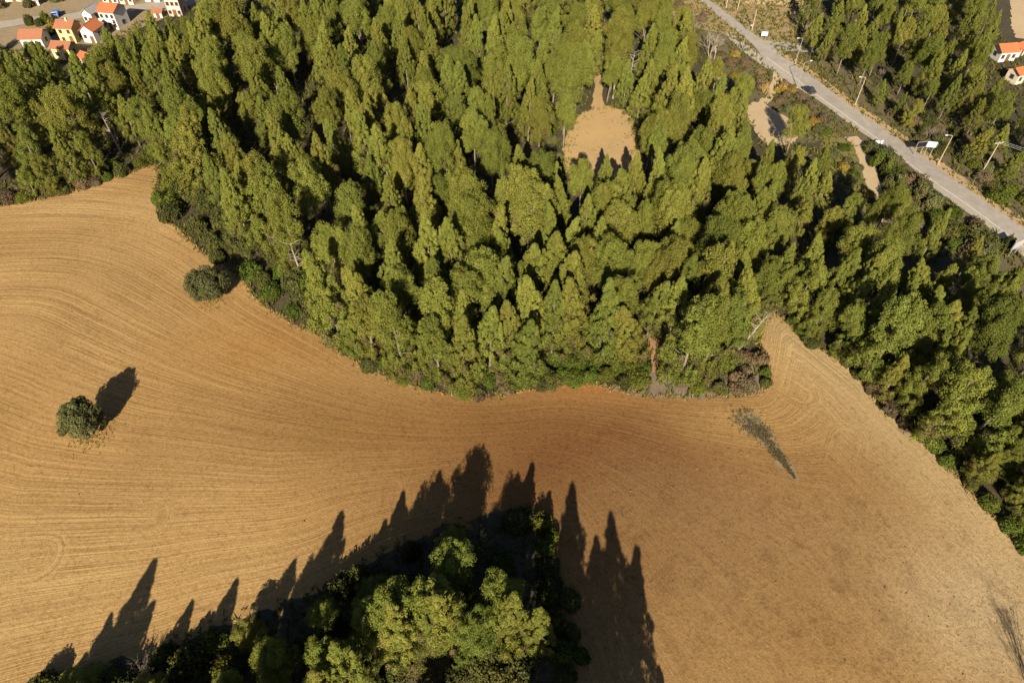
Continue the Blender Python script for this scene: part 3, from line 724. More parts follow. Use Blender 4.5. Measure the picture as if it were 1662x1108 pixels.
N_GROVE = 50
def vis(s):
    c = to_px([[s[0], s[1], s[2] * .7]])[0]; d = math.sqrt(s[0] ** 2 + s[1] ** 2 + 75 ** 2)
    out = 0 if -25 < c[0] < 1690 and -20 < c[1] else 400
    return d + out
order = sorted(range(len(spots)), key=lambda i: vis(spots[i]) - (60 if i < n_read else 0))
single = order[:312 - N_GROVE]; rest = order[312 - N_GROVE:]
for i in single:
    x, y, h, r_, kind = spots[i]; plant_pine(x, y, h, r_, kind, stand(x, y))
def instanced_wood(name, P, rz, sc, idx, pools):
    """the back of the woods as one mass: a cloud of points carrying whole pines"""
    me = bpy.data.meshes.new(name); me.from_pydata([tuple(p) for p in P], [], [])
    a = me.attributes.new('turn', 'FLOAT_VECTOR', 'POINT'); a.data.foreach_set('vector', np.column_stack([np.zeros(len(P)), np.zeros(len(P)), rz]).ravel())
    a = me.attributes.new('size', 'FLOAT_VECTOR', 'POINT'); a.data.foreach_set('vector', np.asarray(sc, float).ravel())
    a = me.attributes.new('which', 'INT', 'POINT'); a.data.foreach_set('value', np.asarray(idx, np.int32))
    o = link(name, me); ng = bpy.data.node_groups.new(name, 'GeometryNodeTree')
    ng.interface.new_socket('Geometry', in_out='INPUT', socket_type='NodeSocketGeometry'); ng.interface.new_socket('Geometry', in_out='OUTPUT', socket_type='NodeSocketGeometry')
    gi, go, jn = (ng.nodes.new(t) for t in ('NodeGroupInput', 'NodeGroupOutput', 'GeometryNodeJoinGeometry'))
    def named(nm, ty):
        n = ng.nodes.new('GeometryNodeInputNamedAttribute'); n.data_type = ty; n.inputs['Name'].default_value = nm
        return [q for q in n.outputs if q.enabled and q.name == 'Attribute'][0]
    for part, k in (('crown', 1), ('trunk', 0)):
        c = bpy.data.collections.new('wood_' + part)
        for i_, q in enumerate(pools): c.objects.link(bpy.data.objects.new('wood_%s_%02d' % (part, i_), q[k]))
        ci = ng.nodes.new('GeometryNodeCollectionInfo'); ci.inputs['Collection'].default_value = c; ci.inputs['Separate Children'].default_value = True; ci.inputs['Reset Children'].default_value = True
        ip = ng.nodes.new('GeometryNodeInstanceOnPoints'); ip.inputs['Pick Instance'].default_value = True
        ng.links.new(gi.outputs[0], ip.inputs['Points']); ng.links.new(ci.outputs[0], ip.inputs['Instance']); ng.links.new(named('which', 'INT'), ip.inputs['Instance Index'])
        eu = ng.nodes.new('FunctionNodeEulerToRotation'); ng.links.new(named('turn', 'FLOAT_VECTOR'), eu.inputs[0]); ng.links.new(eu.outputs[0], ip.inputs['Rotation'])
        ng.links.new(named('size', 'FLOAT_VECTOR'), ip.inputs['Scale']); ng.links.new(ip.outputs[0], jn.inputs[0])
    ng.links.new(jn.outputs[0], go.inputs[0])
    o.modifiers.new('pines', 'NODES').node_group = ng
    return o
pools = SP + RO + BR
P, rz_, sc_, ix = [], [], [], []
for i in rest:
    x, y, h, r_, kind = spots[i]
    k = int(g.integers({'spire': len(SP), 'tall': len(RO), 'broad': len(BR)}[kind])) + {'spire': 0, 'tall': len(SP), 'broad': len(SP) + len(RO)}[kind]
    s_ = h / pools[k][2]; q = s_ * g.uniform(.88, 1.12)
    P.append((x, y, float(hz(x, y)) - .05)); rz_.append(g.random() * 6.283); sc_.append((q, q, s_)); ix.append(k)
w = instanced_wood('pine_wood', P, rz_, sc_, ix, pools)
tag(w, 'dense mass of pine crowns filling the back of the woods', 'wood', kind='stuff')
print('far pines', len(rest))

# ------------------------------------------------------------------ the small grove: its shadows fall on the field
def by_shadow(px, py, h):
    t = at(px, py); L = h / math.tan(SUN_EL); return t[0] - math.sin(SUN_AZ) * L, t[1] - math.cos(SUN_AZ) * L
GROVE = [(120,1040,11,'spire'),(270,888,19,'spire'),(240,960,15,'spire'),(385,925,14,'spire'),(350,985,12,'spire'),(487,882,16,'spire'),(567,816,18,'spire'),(545,850,16,'spire'),(622,840,14,'spire'),(660,805,15,'spire'),
         (718,785,14,'spire'),(780,735,16,'spire'),(760,770,14,'spire'),(855,770,14,'spire'),(884,805,12,'spire'),(930,806,21,'spire'),(925,850,18,'spire'),(1003,862,22,'spire'),(1030,915,19,'spire'),(962,900,18,'spire'),(975,960,15,'spire'),(905,900,15,'spire'),(1082,1092,11,'spire'),(205,985,14,'spire'),(322,962,13,'spire'),(435,955,13,'spire'),(525,905,15,'spire'),(160,1040,11,'spire')]
n_g = 0
for px, py, h, k in GROVE:
    x, y = by_shadow(px, py, h); plant_pine(x, y, h, (.225 if h > 17 else .235) * h, k, 'G'); n_g += 1
for px, py, h, rr in [(728, 884, 12, 3.6), (800, 945, 11, 3.6), (640, 968, 12, 4.2), (590, 988, 10, 3.2), (705, 960, 13, 4.4), (768, 1005, 11, 3.6), (428, 1050, 9, 2.8), (520, 1042, 10, 3.2)]:
    p = at(px, py, h); plant_pine(p[0], p[1], h, rr, 'broad', 'G', NEAR); n_g += 1
tipsG = np.array(sorted(tuple(at(a, b)[:2]) for a, b, *_ in GROVE)); GP = [o.location[:2] for o in bpy.data.objects if o.name.startswith('pine_tree') and 'grove' in o['group']]
n_low = 0
for _ in range(900):
    if n_low >= 12: break
    x, y = g.uniform(-60, 6), g.uniform(14, 58)
    if not inside(clump_P, np.array([x]), np.array([y]))[0] or dist(clump_edge, np.array([x]), np.array([y]))[0] < 1.5: continue
    if any(math.hypot(x - a, y - b) < 3.6 for a, b in GP): continue
    h = min(g.uniform(5.5, 10), (np.interp(x + .1 * 16, tipsG[:, 0], tipsG[:, 1]) - y - 1.5) * math.tan(SUN_EL))
    if h < 3.5: continue
    q = to_px([[x, y, h]])[0]
    if q[0] > 810: continue
    h = min(h, 4.4)
    plant_pine(x, y, h, g.uniform(2.0, 3.0), 'tall', 'G', [EDGE[1], EDGE[2]]); GP.append((x, y)); n_low += 1

# ------------------------------------------------------------------ shrubs
def shrub_mesh(seed, mat, n_cl, n_each, L, W, flat=.85):
    g = np.random.default_rng(seed); C, Q = [], []
    for i in range(n_cl):
        a = i * 2.399; d = .78 * math.sqrt((i + .3) / n_cl) * g.uniform(.8, 1.1); q = g.uniform(.26, .42)
        C.append([d * math.cos(a), d * math.sin(a), max(.16, (flat - .55 * d * d) * g.uniform(.55, 1.1) - .1)]); Q.append(q)
    for i in range(n_cl // 2):
        a = g.random() * 6.28; C.append([.7 * math.cos(a), .7 * math.sin(a), .18]); Q.append(.3)
    C, Q = np.array(C), np.array(Q); T = np.ones((len(C), 3)) * g.uniform(.75, 1.2, (len(C), 1)); T[:, 0] *= g.uniform(.88, 1.15, len(C))
    V, F, K = kites(g, C, Q, n_each, L, W, T, 1.0, .5, .7, np.array([0, 0, .1]))
    V[:, 2] = np.maximum(V[:, 2], -.03)
    mb = MB()
    for i in range(0, n_cl, 2):
        mb.tube([(0, 0, -.05), C[i] * np.array([.5, .5, .6]), C[i]], [.035, .025, .012], 4)
    return mesh_np('shrub_leaves', V, F, mat, K), mesh_np('shrub_stems', mb.v, mb.f, M['twig'])
SH = {k: [shrub_mesh(600 + 10 * j + i, M[k], 16, 150, .16, .055) for i in range(3)] for j, k in enumerate(('maquis', 'olive', 'green', 'brown', 'yellow'))}
SL = {'maquis': 'dark green evergreen shrub', 'olive': 'grey-green shrub', 'green': 'light green shrub', 'brown': 'leafless brown scrub bush', 'yellow': 'yellowed dry bush'}
n_sh = 0
def plant_shrub(x, y, r, h, k, where, grp):
    global n_sh
    lm, sm = SH[k][int(g.integers(3))]
    e = empty('shrub', (x, y, float(hz(x, y)) + .02), g.random() * 6.28, (r, r * g.uniform(.85, 1.15), h))
    tag(e, SL[k] + ' ' + where, 'shrub', grp + ', ' + SL[k]); link('leaves', lm, e); link('stems', sm, e); n_sh += 1

def scatter(poly_px, gap, rr, hh, kinds, where, grp, lim=60, avoid_field=True):
    P = line(poly_px); lo, hi = P.min(0), P.max(0); pts = []
    for _ in range(2500):
        if len(pts) >= lim: break
        x, y = g.uniform(lo[0], hi[0]), g.uniform(lo[1], hi[1]); q = (np.array([x]), np.array([y]))
        if not inside(P, *q)[0] or any(math.hypot(x - a, y - b) < gap for a, b in pts): continue
        if avoid_field and inside(field_P, *q)[0]: continue
        if inside(road_P, *q)[0] or dist(track1, *q)[0] < 2.0 or dist(l, *q)[0] < 2.2: continue
        pts.append((x, y)); u = g.random()
        plant_shrub(x, y, g.uniform(*rr), g.uniform(*hh), kinds[int(g.integers(len(kinds)))], where, grp)
W1 = 'on the wood edge below the tall pines, bordering the left field'
scatter([(252, 285), (300, 290), (400, 345), (470, 430), (525, 480), (520, 545), (480, 525), (400, 455), (330, 408), (262, 340)], 2.5, (1.7, 2.8), (2.0, 3.8), ['maquis', 'maquis', 'maquis', 'green'], W1, 'shrubs on the left wood edge', 38)
W2 = 'in the hedge belt at the wood\'s southern foot'
scatter([(840, 590), (900, 570), (1045, 570), (1050, 620), (1000, 628), (945, 616), (900, 622), (850, 632)], 2.1, (1.5, 2.2), (1.5, 2.4), ['green', 'green', 'maquis'], W2, 'shrubs of the southern hedge', 26)
W3 = 'on the wood\'s south-western foot beside the furrows'
scatter([(520, 530), (600, 575), (700, 610), (850, 615), (850, 640), (760, 642), (660, 622), (560, 578)], 2.3, (1.2, 1.9), (1.2, 2.2), ['green', 'maquis', 'brown', 'green'], W3, 'shrubs of the south-western foot', 18)
W4 = 'on the rough corner between footpath and field'
scatter([(1080, 590), (1150, 580), (1235, 575), (1248, 618), (1230, 636), (1110, 640)], 2.0, (1.0, 1.9), (1.2, 2.4), ['brown', 'brown', 'maquis', 'green'], W4, 'shrubs of the rough corner', 20)
W5 = 'along the right wood\'s edge by the stubble'
scatter([(1262, 505), (1300, 530), (1380, 580), (1450, 665), (1530, 735), (1600, 805), (1670, 880), (1670, 905), (1600, 828), (1520, 744), (1445, 678), (1370, 597), (1290, 545)], 2.4, (1.0, 1.9), (1.0, 2.0), ['green', 'maquis', 'brown', 'green'], W5, 'shrubs of the right wood edge', 30)
W6 = 'between the dirt track and the asphalt road'
scatter([(1400, 238), (1440, 245), (1500, 300), (1600, 372), (1650, 420), (1600, 425), (1500, 390), (1445, 340)], 2.6, (1.4, 2.6), (1.6, 3.6), ['olive', 'brown', 'maquis', 'green', 'olive'], W6, 'scrub between track and road', 36)
W7 = 'on the bank across the asphalt road'
scatter([(1410, 190), (1450, 195), (1500, 240), (1545, 275), (1662, 360), (1720, 390), (1720, 330), (1640, 280), (1560, 215), (1470, 175)], 2.7, (1.3, 2.4), (1.3, 3.0), ['olive', 'brown', 'brown', 'green', 'maquis'], W7, 'scrub across the road', 22)
W8 = 'on the dry slope between the sandy patch and road'
scatter([(1265, 135), (1300, 150), (1345, 175), (1340, 230), (1300, 205), (1265, 170)], 2.2, (1.2, 2.1), (1.0, 2.4), ['brown', 'brown', 'olive', 'yellow'], W8, 'scrub on the dry slope', 14)
W9 = 'beside the slip road and junction'
scatter([(1165, 85), (1200, 92), (1245, 118), (1240, 150), (1190, 128)], 2.2, (1.2, 2.0), (1.0, 2.0), ['brown', 'brown', 'yellow'], W9, 'scrub beside the slip road', 10)
W10 = 'in the small grove\'s shaded undergrowth'
scatter([(-20, 1130), (250, 1075), (450, 1000), (600, 920), (700, 885), (850, 835), (875, 950), (900, 1108), (600, 1150), (200, 1150)], 2.3, (1.4, 2.4), (1.5, 3.4), ['maquis', 'green', 'maquis', 'maquis'], W10, 'undergrowth of the small grove', 32, False)
for q in [(770, 1092), (802, 1075), (835, 1088), (860, 1060), (815, 1104), (745, 1104)]:
    p = at(*q); plant_shrub(p[0], p[1], 2.2, 3.0, 'maquis', W10, 'undergrowth of the small grove')
W11 = 'on the dry verge beyond the wood\'s far end'
scatter([(1035, -15), (1060, 12), (1140, 50), (1150, 30), (1110, -15)], 3.0, (1.2, 2.2), (1.0, 2.2), ['yellow', 'brown', 'brown'], W11, 'dry scrub at the far end', 9)
W12 = 'around the village street and gardens'
scatter([(-30, 20), (60, 12), (150, 5), (100, -15), (-30, -15)], 4.2, (1.6, 2.8), (1.4, 3.0), ['brown', 'brown', 'olive'], W12, 'village scrub', 9)
scatter([(40, 38), (95, 36), (95, 52), (80, 60), (75, 46), (45, 44)], 2.6, (1.4, 2.2), (2.0, 3.2), ['yellow', 'maquis', 'green'], 'in the garden behind the brown-roofed white house', 'garden shrubs', 6)
W13 = 'around the edge of the ochre clearing'
scatter([(895, 200), (920, 190), (945, 180), (925, 205), (914, 240), (916, 280), (900, 290), (890, 250)], 2.2, (1.0, 1.7), (.8, 1.8), ['green', 'olive'], W13, 'shrubs round the clearing', 8)
scatter([(1335, 212), (1385, 232), (1400, 268), (1420, 335), (1395, 340), (1360, 300), (1330, 250)], 2.6, (1.2, 2.0), (.9, 2.0), ['green', 'yellow', 'olive', 'green'], 'on the grassy slope beside the dirt track', 'shrubs of the grassy slope', 12)
scatter([(-30, 325), (0, 316), (120, 290), (250, 255), (250, 268), (130, 307), (0, 334), (-30, 338)], 2.4, (1.2, 2.2), (1.2, 2.6), ['green', 'green', 'maquis', 'brown'], 'along the left wood below the village, beside the field', 'shrubs below the left wood', 20)
print('shrubs', n_sh)

scatter([(868, 838), (900, 858), (925, 960), (950, 1108), (905, 1108), (884, 950)], 1.9, (1.2, 2.0), (1.2, 2.6), ['maquis', 'maquis', 'green'], 'on the small grove edge beside the darkest soil', 'shrubs on the grove edge', 12, False)
# ------------------------------------------------------------------ lone trees
def olive_tree(px, py, h, r_, label, seed):
    p = at(px, py); gg = np.random.default_rng(seed); C, Q = [], []
    for i in range(70):
        zc = 1 - 1.75 * (i + .5) / 70; a = i * 2.399; s = math.sqrt(max(0, 1 - zc * zc))
        k = gg.uniform(.62, 1.0) * (1 + .06 * math.sin(2 * a + seed) + .10 * math.sin(5 * a))
        C.append([r_ * s * math.cos(a) * k, r_ * s * math.sin(a) * k, h * .53 + h * .42 * zc * k]); Q.append(r_ * gg.uniform(.17, .28))
    C, Q = np.array(C), np.array(Q); T = np.ones((len(C), 3)) * gg.uniform(.75, 1.25, (len(C), 1))
    V, F, K = kites(gg, C, Q, 230, .30, .09, T, 1.1, .6, .7, np.array([0, 0, h * .4])); V[:, 2] = np.maximum(V[:, 2], .05)
    e = empty('olive_tree', (p[0], p[1], p[2])); tag(e, label, 'tree')
    link('crown', mesh_np('crown', V, F, M['olive'], K), e)
    mb = MB(); mb.tube([(0, 0, -.2), (.1, 0, 1.0), (0, .1, 2.2)], [.32, .25, .2], 7)
    for i in range(0, 70, 6): mb.tube([(0, .05, 1.6), C[i] * .6 + np.array([0, 0, .6]), C[i]], [.12, .07, .03], 5)
    mb.build('trunk', M['bark'], e, True)
olive_tree(150, 704, 8.0, 2.8, 'lone round grey-green tree standing out in the left field', 31)
olive_tree(345, 484, 7.0, 3.5, 'round grey-green tree on the field just off the wood edge', 32)

def bare_tree(name, loc, h, spread, label, cat, mat, seed, stems=1, depth=5, thick=.11, grp=None):
    gg = np.random.default_rng(seed); e = empty(name, loc); tag(e, label, cat, grp)
    tk, br = MB(), MB()
    def grow(p, d, ln, rr, lev):
        mid = p + d * ln * .5 + gg.normal(size=3) * .05 * ln; q = p + d * ln
        (tk if lev == 0 else br).tube([p, mid, q], [rr, rr * .8, rr * .6], 6 if lev == 0 else 3)
        if lev >= depth: return
        for _ in range(3 if lev else 4):
            nd_ = unit(d + gg.normal(size=3) * spread + np.array([0, 0, .18]))
            grow(p + d * ln * gg.uniform(.55, 1.0), nd_, ln * gg.uniform(.6, .82), max(.008, rr * .58), lev + 1)
    for s in range(stems):
        d = unit(np.array([gg.normal() * .22, gg.normal() * .22, 1.0])) if stems > 1 else np.array([0, 0, 1.])
        grow(np.array([gg.normal() * .35 * (stems > 1), gg.normal() * .35 * (stems > 1), -.15]), d, h * .32, thick, 0)
    tk.build('trunk', mat, e); br.build('branches', mat, e)
    return e
bare_tree('bare_tree', at(1152, 95), 11, .42, 'tall leafless pale-barked tree beside the slip road', 'tree', M['palebark'], 41, 2, 4, .17)
bare_tree('bare_tree', at(1159, 96), 10, .42, 'leafless pale tree with forked trunk beside the slip road', 'tree', M['palebark'], 42, 1, 4, .16)
bare_tree('bare_tree', at(1128, 52), 8, .5, 'greyish leafless tree in dry scrub behind the wood', 'tree', M['twig'], 43, 2, 4, .12)
bare_tree('bare_bush', at(238, 1092), 4.6, .55, 'leafless twiggy bush at the left tip of the small grove', 'bush', M['twig'], 44, 6, 3, .05)
bare_tree('bare_bush', at(1430, 128), 4.5, .55, 'leafless pinkish bush behind the roadside lamp', 'bush', M['twig'], 45, 6, 3, .05)
bare_tree('bare_bush', at(1508, 225), 5.0, .55, 'large leafless bush behind the double billboard', 'bush', M['twig'], 46, 8, 3, .05)
bare_tree('bare_bush', at(1240, 150), 4.2, .5, 'golden leafless bush in the bend of the sandy track', 'bush', plain_mat('golden_twigs', (.42, .27, .09), .9, .3, 3.0), 47, 9, 3, .05)
bare_tree('bare_bush', at(1266, 232), 3.6, .55, 'pinkish leafless bush on the pale sandy patch', 'bush', M['twig'], 48, 7, 3, .045)
bare_tree('bare_tree', at(1676, 1150), 9.0, .30, 'leafless sapling on the pale stubble casting a fan-shaped shadow', 'tree', M['twig'], 49, 4, 4, .07)
# dead grey pine leaning over the rough corner, tall bare-trunked pines
def dead_trunk(px, py, h, leanv, label, seed):
    p = at(px, py); gg = np.random.default_rng(seed); e = empty('dead_pine', p); tag(e, label, 'dead tree')
    d = np.array([leanv[0], leanv[1], 1.0]); mb, br = MB(), MB()
    mb.tube([d * h * t + np.array([0, 0, -.2]) for t in np.linspace(0, 1, 6)], [.26 * (1.15 - t) for t in np.linspace(0, 1, 6)], 7)
    for i in range(22):
        t = gg.uniform(.3, 1); a = gg.random() * 6.28; s = d * h * t; ln = gg.uniform(.8, 2.2)
        q = s + ln * np.array([math.cos(a), math.sin(a), .35]); br.tube([s, (s + q) / 2 + [0, 0, .1], q], [.06, .04, .012], 4)
        for _ in range(3): br.tube([(s + q) / 2, (s + q) / 2 + gg.normal(size=3) * .5], [.02, .006], 3)
    mb.build('trunk', M['palebark'], e); br.build('branches', M['palebark'], e)
dead_trunk(1178, 590, 10, (.55, .25), 'dead grey leaning trunk over the rough field corner', 51)
dead_trunk(493, 456, 9, (-.06, .02), 'thick pale bare trunk with broken limbs above the dark shrubs', 52)
dead_trunk(473, 420, 7, (-.35, .1), 'dead bleached snag leaning among the edge shrubs', 53)
dead_trunk(199, 252, 11, (-.08, .05), 'bare pale pine trunk standing in a dark gap of the left wood', 54)
dead_trunk(915, 218, 12, (.02, .02), 'bare pale trunk on the left rim of the ochre clearing', 55)
dead_trunk(1016, 165, 13, (.05, .03), 'tall straight pale trunk behind the ochre clearing', 56)
dead_trunk(995, 160, 11, (.0, .03), 'thin pale trunk next to the footpath behind the clearing', 57)
dead_trunk(1152, 338, 11, (.04, .02), 'bare orange-grey trunk rising from a dark gap in the big wood', 58)

# ------------------------------------------------------------------ ground cover nobody could count
def tufts(name, XY, hgt, wid, mat, cols, label, cat, blades=5, lean=.5):
    gg = np.random.default_rng(len(XY)); n = len(XY) * blades
    p = np.repeat(XY, blades, 0) + gg.normal(size=(n, 2)) * wid * 1.2
    z = hz(p[:, 0], p[:, 1]) + .05; base = np.column_stack([p, z]); a = gg.random(n) * 6.283
    s = np.column_stack([np.cos(a), np.sin(a), np.zeros(n)]); H_ = hgt * gg.uniform(.5, 1.3, n)
    off = np.column_stack([gg.normal(size=n) * lean, gg.normal(size=n) * lean, np.ones(n)]) * H_[:, None]
    V = np.stack([base - s * wid, base + s * wid, base + off], 1).reshape(-1, 3)
    c = np.array(cols)[gg.integers(0, len(cols), n)] * gg.uniform(.75, 1.25, (n, 1))
    o = link(name, mesh_np(name, V, np.arange(n * 3).reshape(-1, 3), mat, np.repeat(c, 3, 0))); tag(o, label, cat, kind='stuff')
    return o
e1 = densify(up, .22); e1 = e1 + R.normal(size=e1.shape) * .38
tufts('dry_grass', e1, .45, .10, M['straw'], [(1, 1, 1), (.8, .8, .7), (1.1, .95, .7), (.5, .6, .35)], 'fringe of straw-coloured dry grass along the field edge', 'grass', 6)
px_ = R.normal(0, 9, 2600); py_ = R.random(2600); px_, py_ = np.interp(py_, [0, .25, .5, .75, 1], [1198, 1228, 1250, 1270, 1290]) + px_ * (1.05 - py_), np.interp(py_, [0, .25, .5, .75, 1], [674, 696, 722, 748, 776]) + R.normal(0, 6, 2600) * (1.1 - py_)
W = np.array([at(a, b)[:2] for a, b in zip(px_, py_)]); 
tufts('weeds', W[R.random(len(W)) < .30 + .5 * (np.sin(W[:, 1] * 1.3) > .1)], .20, .06, M['brown'], [(1.0, 1.1, 1.2), (1.5, 1.6, 1.6), (.7, .75, .7), (.9, 1.1, .8)], 'dark patch of dead weeds left unploughed in the field', 'weeds', 7)
# clods: small lumps of turned earth
def clods(n):
    gg = np.random.default_rng(77); P = np.column_stack([gg.uniform(-110, 95, n), gg.uniform(20, 150, n)])
    w = blob(P[:, 0], P[:, 1], 1085, 830, 17, 12) + 1.2 * blob(P[:, 0], P[:, 1], 1590, 1000, 18, 18) + .5 * blob(P[:, 0], P[:, 1], 1330, 960, 22, 14) + .03
    P = P[inside(field_P, P[:, 0], P[:, 1]) & (gg.random(n) < w)]; m = len(P)
    sz = gg.uniform(.03, .085, m) * (1 + 1.3 * (gg.random(m) < .04)); a = gg.random(m) * 6.283; z = hz(P[:, 0], P[:, 1]) + .06
    T = np.array([(1, 0, 0), (-.5, .8, 0), (-.6, -.9, 0), (0, 0, .8), (.2, .1, -.4)])
    V = T[None] * sz[:, None, None] * gg.uniform(.7, 1.4, (m, 5, 1)); ca, sa = np.cos(a)[:, None], np.sin(a)[:, None]
    V = np.stack([V[..., 0] * ca - V[..., 1] * sa + P[:, :1], V[..., 0] * sa + V[..., 1] * ca + P[:, 1:], V[..., 2] + z[:, None]], 2).reshape(-1, 3)
    F = (np.array([(0, 1, 3), (1, 2, 3), (2, 0, 3), (1, 0, 4), (2, 1, 4), (0, 2, 4)])[None] + 5 * np.arange(m)[:, None, None]).reshape(-1, 3)
    c = np.array([(1.5, 1.25, .9), (2.0, 1.7, 1.2), (1.0, .85, .7), (2.3, 2.0, 1.6)])[gg.integers(0, 4, m)]
    o = link('soil_clods', mesh_np('soil_clods', V, F, M['brown'], np.repeat(c, 5, 0))); tag(o, 'small lumps of turned earth strewn over the field', 'clods', kind='stuff')
clods(50000)
# clods and stubble spread over the field
FP = np.column_stack([R.uniform(-110, 95, 60000), R.uniform(20, 160, 60000)])
FP = FP[inside(field_P, FP[:, 0], FP[:, 1])]
rough = blob(FP[:, 0], FP[:, 1], 1080, 830, 20, 13) + blob(FP[:, 0], FP[:, 1], 1590, 1000, 22, 20) + .6 * blob(FP[:, 0], FP[:, 1], 1330, 960, 22, 14) + .05
FP = FP[R.random(len(FP)) < rough]
tufts('stubble', FP, .07, .045, M['brown'], [(1.3, 1.2, 1.0), (1.6, 1.5, 1.2), (.9, .8, .7), (2.2, 2.1, 1.7)], 'scattered stubble and clods on the bare soil', 'stubble', 3, .9)
UG = np.column_stack([R.uniform(-180, 150, 36000), R.uniform(20, 250, 36000)])
UG = UG[~inside(field_P, UG[:, 0], UG[:, 1]) & ~inside(clear_P, UG[:, 0], UG[:, 1]) & ~inside(road_P, UG[:, 0], UG[:, 1]) & ~inside(village_P, UG[:, 0], UG[:, 1]) & (dist(track1, UG[:, 0], UG[:, 1]) > 1.7) & ~inside(sandy_P, UG[:, 0], UG[:, 1]) & (dist(path1, UG[:, 0], UG[:, 1]) > 1.3)]
tufts('undergrowth', UG, .9, .22, M['green'], [(1, 1, 1), (.7, .8, .8), (1.3, 1.0, 1.0), (1.7, 1.2, 1.5)], 'low green and brown undergrowth on the forest floor', 'undergrowth', 3, .6)
GU = np.column_stack([R.uniform(-80, 8, 9000), R.uniform(-5, 60, 9000)]); GU = GU[inside(clump_P, GU[:, 0], GU[:, 1]) | (dist(clump_edge, GU[:, 0], GU[:, 1]) < 1.6 * R.random(len(GU)) ** 2)]
tufts('grove_undergrowth', GU, .38, .16, M['maquis'], [(1, 1, 1), (1.4, 1.5, 1), (.8, .8, .8)], 'low dark undergrowth covering the small grove floor', 'undergrowth', 5, 1.0)
DG = np.column_stack([R.uniform(40, 130, 16000), R.uniform(110, 260, 16000)])
DG = DG[(inside(dry_P, DG[:, 0], DG[:, 1])) & ~inside(road_P, DG[:, 0], DG[:, 1])]
DG = DG[dist(EL, DG[:, 0], DG[:, 1]) > 4]
for P in (SIDE_P, SLIP_P): DG = DG[~inside(P, DG[:, 0], DG[:, 1])]
DG = DG[(dist(line(SANDT), DG[:, 0], DG[:, 1]) > 1.5)]
tufts('roadside_grass', DG, .5, .14, M['straw'], [(.8, .8, .7), (.5, .5, .35), (1, .9, .7), (.4, .45, .2)], 'dry tufted grass on the road verges', 'grass', 3)
RG = np.vstack([at(150, 704)[:2] + R.normal(size=(240, 2)) * 1.5, at(345, 484)[:2] + R.normal(size=(200, 2)) * 1.5])
tufts('unploughed_grass', RG, .25, .07, M['straw'], [(.8, .8, .55), (1.1, 1.0, .75), (.6, .65, .35), (.95, .85, .65)], 'rough unploughed grass around the lone field trees', 'grass', 4)
CG = np.column_stack([R.uniform(0, 40, 9000), R.uniform(130, 190, 9000)]); CG = CG[inside(clear_P, CG[:, 0], CG[:, 1])]
cd = dist(np.vstack([clear_P, clear_P[:1]]), CG[:, 0], CG[:, 1]); lob = 1.6 + 1.5 * np.sin(CG[:, 0] * .7) * np.cos(CG[:, 1] * .9)
CG = CG[R.random(len(CG)) < np.exp(-(cd / np.maximum(lob, .5)) ** 2) * .8 + .012]
tufts('clearing_grass', CG, .34, .12, M['green'], [(1, 1, 1), (1.8, 1.5, 1.6), (2.2, 1.7, 2.0)], 'thin green grass rimming the ochre clearing', 'grass', 5)

